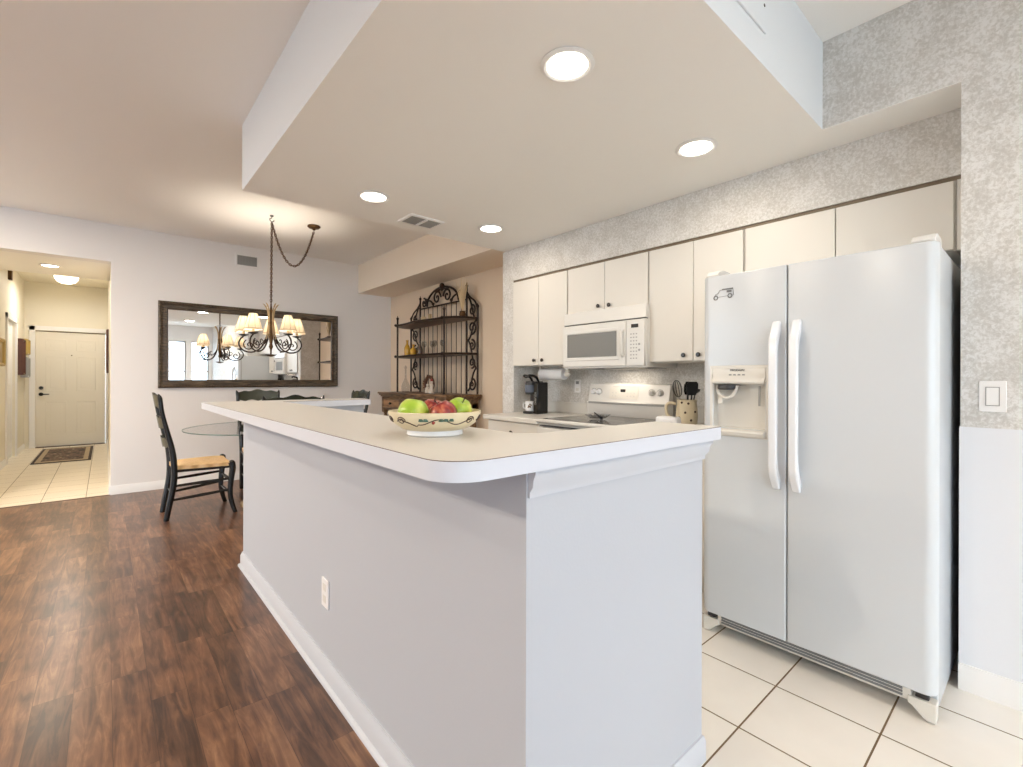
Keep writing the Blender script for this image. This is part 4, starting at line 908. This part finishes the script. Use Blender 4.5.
# ------------------------------------------------------------------ chandelier
CX, CY = 1.236, 5.05
cl = thing('chandelier', 'iron chandelier with five lit cream shades above the glass table', 'chandelier', (CX, CY, 1.42))
MB().tube([(CX, CY, 1.44), (CX, CY, 1.95)], .008, 10).lathe([(0, 1.43), (.012, 1.432), (.05, 1.447), (.052, 1.452), (.01, 1.456), (0, 1.456)], (CX, CY, 0), 20).lathe([(.008, 1.50), (.02, 1.53), (.012, 1.56), (.022, 1.62), (.014, 1.70), (.028, 1.755), (.028, 1.77), (.012, 1.80), (.018, 1.86), (.008, 1.93)], (CX, CY, 0), 16).build('stem', 'bronze', cl)
cang = math.atan2(-CY, -CX)
for k in range(5):
    a = cang + math.radians(36 + 72 * k); D = Vector((math.cos(a), math.sin(a), 0)); C0 = Vector((CX, CY, 0)); Z = Vector((0, 0, 1))
    def P_(r, z): return C0 + D * r + Z * z
    ar = MB(); R = .25
    path = bez(P_(.045, 1.92), P_(.022, 1.87), P_(.018, 1.80), P_(.028, 1.72), 8) + bez(P_(.028, 1.72), P_(.036, 1.58), P_(.09, 1.48), P_(.18, 1.475), 10)[1:] + bez(P_(.18, 1.475), P_(.28, 1.47), P_(.325, 1.56), P_(.27, 1.615), 8)[1:] + [P_(.251, 1.63)]
    ar.mi = 1; ar.tube(path[:12], [.004] + [.0062] * 11, 8); ar.mi = 0; ar.tube(path[11:], [.0075] * (len(path) - 12) + [.006], 8)
    ar.mi = 1; ar.tube([P_(.045, 1.92), P_(.062, 1.945), P_(.078, 1.955)], [.0075, .006, .001], 6); ar.mi = 0
    ar.tube(spiral(P_(.20, 1.545), .056, 1.35, D, Z, PI * .35, 26, -1), .0055, 7)
    ar.tube(bez(P_(.036, 1.66), P_(.055, 1.56), P_(.12, 1.52), P_(.15, 1.56), 8) + bez(P_(.15, 1.56), P_(.165, 1.585), P_(.135, 1.61), P_(.125, 1.585), 6)[1:], .0045, 7)
    ao = ar.build('arm', ['iron', 'gilt'], cl)
    MB().lathe([(0, 1.628), (.012, 1.63), (.042, 1.642), (.044, 1.648), (.01, 1.648), (0, 1.648)], tuple(P_(R, 0)), 18).build('drip_pan', 'black_metal', ao)
    MB().lathe([(0, 1.648), (.011, 1.648), (.011, 1.735), (0, 1.738)], tuple(P_(R, 0)), 12).build('candle_sleeve', 'wax_cream', ao)
    sh = MB(); pr = [(.078, 1.672), (.076, 1.685), (.066, 1.72), (.05, 1.775), (.034, 1.825), (.0325, 1.825), (.0485, 1.775), (.0645, 1.72), (.0765, 1.672)]
    sh.lathe(pr, tuple(P_(R, 0)), 30); sh.v = [v for v in sh.v]; sh.f = [f for f in sh.f if len(f) == 4]; sh.m = [0] * len(sh.f); sh.build('lamp_shade', 'shade_cloth', ao)
    rb = MB()
    for q in range(8):
        b = 2 * PI * q / 8; e = Vector((math.cos(b), math.sin(b), 0)); rb.tube([P_(R, 1.685) + e * .077, P_(R, 1.72) + e * .067, P_(R, 1.775) + e * .051, P_(R, 1.825) + e * .035], .0013, 4)
    rb.tube([P_(R, 1.685) + Vector((math.cos(b), math.sin(b), 0)) * .077 for b in [2 * PI * i / 24 for i in range(24)]], .002, 5, True)
    rb.build('shade_ribs', 'gilt', ao)
    pl = bpy.data.lights.new('candle_bulb', 'POINT'); pl.energy = 8.5; pl.color = WARM; pl.shadow_soft_size = .018
    po = bpy.data.objects.new('candle_bulb', pl); COL.objects.link(po); po.parent = cl; po.location = P_(R, 1.765) - wloc(cl)
# hook, canopy and chain
HX, HY = 1.236, 5.03; KX, KY = 1.656, 5.085
def chain(mb, pts, pitch=.022):
    pts = [Vector(p) for p in pts]; L = [0]
    for a, b in zip(pts, pts[1:]): L.append(L[-1] + (b - a).length)
    n = int(L[-1] / pitch); j = 0
    for i in range(n):
        s = (i + .5) * pitch
        while L[j + 1] < s: j += 1
        t = (s - L[j]) / (L[j + 1] - L[j]); c = pts[j].lerp(pts[j + 1], t); d = (pts[j + 1] - pts[j]).normalized()
        u = d.cross(Vector((.6, .8, 0))); u = u.normalized() if u.length > .1 else Vector((1, 0, 0)); v = d.cross(u); q = (u if i % 2 else v)
        mb.tube([c + d * .0165 * math.cos(a) + q * .010 * math.sin(a) for a in [2 * PI * k / 8 for k in range(8)]], .0036, 4, True)
cc = MB(); hookz = 2.76
chain(cc, [(CX, CY, 1.955), (HX, HY, hookz)])
sag = [(HX + (KX - HX) * t, HY + (KY - HY) * t, 2.75 + .02 * t - 4 * t * (1 - t) * .40 + (0)) for t in [i / 30 for i in range(31)]]
chain(cc, sag); cc.tube([(p[0] + .003, p[1], p[2]) for p in sag], .002, 5); cc.tube([(CX + .003, CY, 1.95), (HX + .003, HY, hookz)], .002, 5)
cc.build('chain', 'rope_chain', cl)
MB().lathe([(0, 2.82), (.062, 2.82), (.066, 2.81), (.05, 2.795), (.02, 2.788), (.012, 2.775), (0, 2.77)], (KX, KY, 0), 30).build('canopy', 'bronze', cl)
MB().lathe([(.0, 2.82), (.018, 2.82), (.016, 2.81), (.005, 2.805), (0, 2.805)], (HX, HY, 0), 14).tube([(HX, HY, 2.81), (HX, HY, 2.795), (HX - .02, HY, 2.782), (HX - .014, HY, 2.764), (HX, HY, 2.756), (HX + .018, HY, 2.765), (HX + .02, HY, 2.776)], .0045, 6).build('ceiling_hook', 'black_metal', cl)

# ------------------------------------------------------------------ carved buffet
BX0, BX1, BY0, BY1 = 2.70, 3.18, 4.17, 5.80; BZ = 1.045
bf = thing('buffet_table', 'carved brown wooden console with drawers under the iron rack', 'console table', (2.94, 4.98, 0))
def slab(z0, z1, e): return MB().box(BX0 + e, BX1, BY0 + e, BY1 - e, z0, z1)
tp = MB(); tp.box(BX0, BX1, BY0, BY1, BZ - .022, BZ); tp.box(BX0 + .012, BX1, BY0 + .012, BY1 - .012, BZ - .04, BZ - .022); tp.box(BX0 + .028, BX1, BY0 + .028, BY1 - .028, BZ - .058, BZ - .04); tp.build('top', 'buffet_wood', bf, bevel=.006)
MB().box(BX0 + .05, BX1 - .01, BY0 + .05, BY1 - .05, BZ - .225, BZ - .058).build('apron', 'buffet_wood', bf)
w3 = (BY1 - BY0 - .16) / 3
for i in range(3):
    y0 = BY0 + .08 + i * w3; d = MB().box(BX0 + .034, BX0 + .05, y0 + .02, y0 + w3 - .02, BZ - .205, BZ - .075).build('drawer', 'buffet_front', bf, bevel=.004)
    MB().ring(y0 + .02, y0 + w3 - .02, BZ - .205, BZ - .075, [(0, 0), (.004, .006), (.014, .006), (.018, 0)], 'x-', BX0 + .034).build('drawer_moulding', 'buffet_wood', d)
    MB().lathe([(0, -.03), (.012, -.03), (.018, -.022), (.012, -.01), (.008, 0), (0, 0)], (BX0 + .034, y0 + w3 / 2, BZ - .14), 14, 'x').build('knob', 'black_metal', d)
for i in range(4):
    y0 = BY0 + .08 + i * w3
    MB().box(BX0 + .03, BX0 + .05, y0 - .016, y0 + .016, BZ - .22, BZ - .06).build('pilaster', 'buffet_wood', bf, bevel=.004)
for x in (BX0 + .075, BX1 - .06):
    for y in (BY0 + .085, BY1 - .085):
        MB().box(x - .035, x + .035, y - .035, y + .035, BZ - .26, BZ - .10).lathe([(.03, .785), (.018, .76), (.034, .72), (.04, .66), (.03, .58), (.02, .50), (.026, .40), (.034, .28), (.03, .2), (.016, .17), (.034, .14)], (x, y, 0), 18).box(x - .035, x + .035, y - .035, y + .035, .06, .16).lathe([(.02, .0), (.034, .02), (.03, .05), (.02, .06)], (x, y, 0), 14).build('leg', 'buffet_wood', bf)
MB().box(BX0 + .06, BX1 - .03, BY0 + .07, BY1 - .07, .16, .185).build('lower_shelf', 'buffet_wood', bf, bevel=.004)

# ------------------------------------------------------------------ iron rack
rk = thing('iron_rack', 'scrolled wrought iron rack with two wooden shelves standing on the console', 'shelf rack', (3.0, 4.97, BZ))
XB = 3.15; yo0, yo1, yi0, yi1 = 4.215, 5.725, 4.425, 5.48; XF = 2.84; yf0, yf1 = 4.42, 5.515
def post(name, x, y, z1, r=.012):
    MB().tube([(x, y, BZ + .001), (x, y, z1)], r, 8).ball((x, y, z1 + .012), .018, 8).tube([(x, y, z1 + .02), (x, y, z1 + .05)], [.009, .002], 8).build(name, 'iron', rk)
post('outer_post', XB, yo0, 2.02); post('outer_post', XB, yo1, 2.02)
post('inner_post', XB, yi0, 2.28); post('inner_post', XB, yi1, 2.26)
post('front_post', XF, yf0, 1.985); post('front_post', XF, yf1, 1.975)
ZS1, ZS2 = 1.90, 1.50
def shelf(z):
    def edge(n=28):
        pts = [(XB, yo1)] + [(p.x, p.y) for p in bez((XB - .01, yo1, 0), (XF + .10, yo1 + .01, 0), (XF + .03, yf1 + .09, 0), (XF - .012, yf1, 0), 8)[1:]]
        pts += [(p.x, p.y) for p in bez((XF - .012, yf1, 0), (XF + .015, 5.2, 0), (XF - .06, 5.1, 0), (XF - .06, 4.97, 0), 8)[1:]]
        half = pts; mir = [(x, 2 * 4.97 - y) for x, y in half[::-1]]
        return half + mir[1:]
    poly = edge(); o = MB().prism(poly, 'z', z - .012, z + .010).build('shelf', 'shelf_wood', rk)
    MB().tube([(x, y, z) for x, y in poly], .012, 6, True).build('shelf_rim', 'iron', o)
    for (x, y) in ((XF - .012, yf1 + .0), (XF - .012, yf0)): MB().ball((x - .012, y + .006, z), .018, 8).build('boss', 'iron', o)
shelf(ZS1); shelf(ZS2)
YA, ZA = Vector((0, 1, 0)), Vector((0, 0, 1))
nr = 9
for i in range(nr):
    y = yi0 + (i + 1) * (yi1 - yi0) / (nr + 1); MB().tube([(XB, y, BZ + .002), (XB, y, 2.13 + .0)], .005, 6).build('rod', 'iron', rk)
MB().tube([(XB, yi0, 2.135), (XB, yi1, 2.135)], .010, 8).build('crown_bar', 'iron', rk)
cr_ = MB(); ym = (yi0 + yi1) / 2
cr_.tube([(XB, ym + .36 * math.cos(a), 2.15 + .205 * math.sin(a)) for a in [PI * i / 20 for i in range(21)]], .014, 7)
for s in (1, -1):
    cr_.tube(spiral((XB, ym + s * .115, 2.235), .088, 1.5, YA * s, ZA, PI, 30, -1), [.014 - .005 * i / 30 for i in range(31)], 7)
    cr_.tube(bez((XB, ym + s * .02, 2.36), (XB, ym + s * .06, 2.30), (XB, ym + s * .10, 2.33), (XB, ym + s * .15, 2.325), 8), .011, 6)
    cr_.tube(spiral((XB, ym + s * .43, 2.205), .062, 1.4, YA * s, ZA, PI * .5, 26, 1), [.013 - .004 * i / 26 for i in range(27)], 7)
    cr_.tube(bez((XB, ym + s * .20, 2.15), (XB, ym + s * .26, 2.25), (XB, ym + s * .33, 2.20), (XB, ym + s * .37, 2.25), 8), .012, 6)
    cr_.ball((XB, ym + s * .21, 2.17), .02, 7)
cr_.ball((XB, ym, 2.365), .034, 9, 1.2); cr_.ball((XB, ym, 2.33), .024, 8); cr_.build('crown_scroll', 'iron', rk)
for (ya, yb) in ((yo0, yi0), (yo1, yi1)):
    s = 1 if yb > ya else -1; w = abs(yb - ya); sc2 = MB(); ymid = (ya + yb) / 2
    for (zc, hand, rr) in ((1.15, 1, .075), (1.40, -1, .06), (1.60, 1, .065), (1.80, -1, .075), (2.0, 1, .062)):
        sc2.tube(spiral((XB, ymid, zc), rr, 1.5, YA * s, ZA, PI / 2 * hand, 26, hand), [.012 - .004 * i / 26 for i in range(27)], 6)
    for (z0, z1, f) in ((1.08, 1.34, 1), (1.34, 1.66, -1), (1.66, 1.88, 1), (1.88, 2.16, -1)):
        sc2.tube(bez((XB, ymid + s * f * w * .36, z0), (XB, ymid - s * f * w * .1, z0 + (z1 - z0) * .3), (XB, ymid + s * f * w * .1, z0 + (z1 - z0) * .7), (XB, ymid - s * f * w * .36, z1), 10), .011, 6)
    sc2.tube(bez((XB, ya, 1.98), (XB, ya + s * w * .2, 2.16), (XB, yb - s * w * .5, 2.08), (XB, yb, 2.22), 10), .011, 6)
    sc2.tube([(XB, ya, ZS1), (XB, yb, ZS1)], .007, 6); sc2.tube([(XB, ya, ZS2), (XB, yb, ZS2)], .007, 6)
    sc2.build('side_scroll', 'iron', rk)

# ------------------------------------------------------------------ things on rack
def lathe_thing(name, label, cat, prof, x, y, z, m, grp=None, n=18):
    return tag(MB().lathe(prof, (x, y, z + .0015), n).build(name, m), label, cat, grp)
B1 = [(0, 0), (.028, 0), (.032, .01), (.032, .09), (.02, .12), (.011, .135), (.011, .165), (.014, .168), (.014, .18), (0, .18)]
lathe_thing('bottle', 'tall yellow bottle at the left end of the middle shelf', 'bottle', [(r * 1.2, z * 1.15) for r, z in B1], 2.97, 5.50, ZS2 + .01, 'yellow_glass', 'coloured bottles on the middle shelf')
lathe_thing('bottle', 'short amber bottle beside the tall yellow one', 'bottle', [(r * 1.2, z * .8) for r, z in B1], 2.98, 5.36, ZS2 + .01, 'yellow_glass', 'coloured bottles on the middle shelf')
lathe_thing('bottle', 'smoky dark bottle just right of the yellow bottles', 'bottle', B1, 3.02, 5.26, ZS2 + .01, 'smoke_glass', 'coloured bottles on the middle shelf')
G1 = [(0, 0), (.03, 0), (.03, .003), (.004, .008), (.0035, .08), (.012, .09), (.03, .115), (.033, .14), (.027, .17), (.0255, .17), (.031, .14), (.028, .117), (0, .095)]
for i, (y, lab) in enumerate(((5.12, 'stemmed glass right of the smoky bottle on the middle shelf'), (5.0, 'second stemmed glass from the smoky bottle, middle shelf'), (4.88, 'third stemmed glass from the smoky bottle, middle shelf'), (4.76, 'stemmed glass farthest right on the middle shelf'))):
    lathe_thing('wine_glass', lab, 'glass', G1, 3.0 + (i % 2) * .04, y, ZS2 + .01, 'clear_glass', 'stemmed glasses on the middle shelf')
lathe_thing('candle', 'short cream pillar candle on the top shelf', 'candle', [(0, 0), (.035, 0), (.035, .075), (.03, .08), (0, .078)], 3.0, 5.14, ZS1 + .01, 'wax_cream', 'candles on the top shelf')
lathe_thing('candle', 'amber candle beside the cream one on the top shelf', 'candle', [(0, 0), (.022, 0), (.022, .10), (.018, .105), (0, .103)], 3.02, 5.02, ZS1 + .01, 'gilt', 'candles on the top shelf')
t = thing('dried_arrangement', 'tall bundle of dried cream stems in a dark pot on top shelf', 'dried flowers', (3.04, 4.34, ZS1 + .012))
MB().lathe([(0, 0), (.03, 0), (.04, .03), (.032, .06), (.036, .065), (0, .06)], (3.03, 4.34, ZS1 + .0115), 18).build('pot', 'bronze', t)
st = MB()
for i in range(34):
    a = random.uniform(0, 2 * PI); s = random.uniform(.015, .075); h = random.uniform(.22, .40)
    st.tube([(3.03, 4.34, ZS1 + .07), (3.03 + s * .5 * math.cos(a), 4.34 + s * .5 * math.sin(a), ZS1 + .07 + h * .5), (3.03 + s * math.cos(a), 4.34 + s * math.sin(a), ZS1 + .07 + h)], [.004, .006, .002], 5)
st.build('stems', 'wax_cream', t)
lathe_thing('decanter', 'clear glass decanter with long neck on the console, left end', 'decanter', [(0, 0), (.04, 0), (.055, .02), (.055, .08), (.03, .14), (.012, .18), (.010, .27), (.015, .28), (.008, .285), (.02, .32), (0, .35)], 2.98, 5.56, BZ, 'clear_glass')
t = thing('wreath_ornament', 'round brown wreath ornament with pale figures on the console', 'ornament', (3.0, 5.02, BZ + .001))
wr = MB(); wr.tube([(3.0, 5.0 + .085 * math.cos(a), BZ + .112 + .085 * math.sin(a)) for a in [2 * PI * i / 26 for i in range(26)]], .022, 8, True)
for i in range(40): a = random.uniform(0, 2 * PI); r = .085 + random.uniform(-.02, .022); wr.ball((3.0 + random.uniform(-.02, .01), 5.0 + r * math.cos(a), BZ + .112 + r * math.sin(a)), .012, 5)
wr.build('wreath', 'wreath_brown', t)
fg = MB(); fg.lathe([(0, 0), (.03, 0), (.026, .05), (.014, .075), (.012, .08)], (2.985, 5.015, BZ + .003), 12).ball((2.985, 5.015, BZ + .097), .016, 8).lathe([(0, 0), (.024, 0), (.02, .035), (.01, .055)], (2.985, 4.965, BZ + .003), 12).ball((2.985, 4.965, BZ + .066), .012, 8); fg.build('figures', 'figure_white', t)
t = thing('figurine', 'small pale standing figurine right of the wreath ornament', 'figurine', (2.95, 4.86, BZ + .001))
MB().lathe([(0, 0), (.03, 0), (.028, .02), (.018, .06), (.024, .09), (.016, .115), (.008, .12)], (2.95, 4.86, BZ + .001), 14).ball((2.95, 4.86, BZ + .135), .018, 8).build('body', 'figure_white', t)
MB().lathe([(0, .14), (.02, .142), (.01, .17), (0, .175)], (2.95, 4.86, BZ + .001), 12).build('hat', 'apple_red', t)
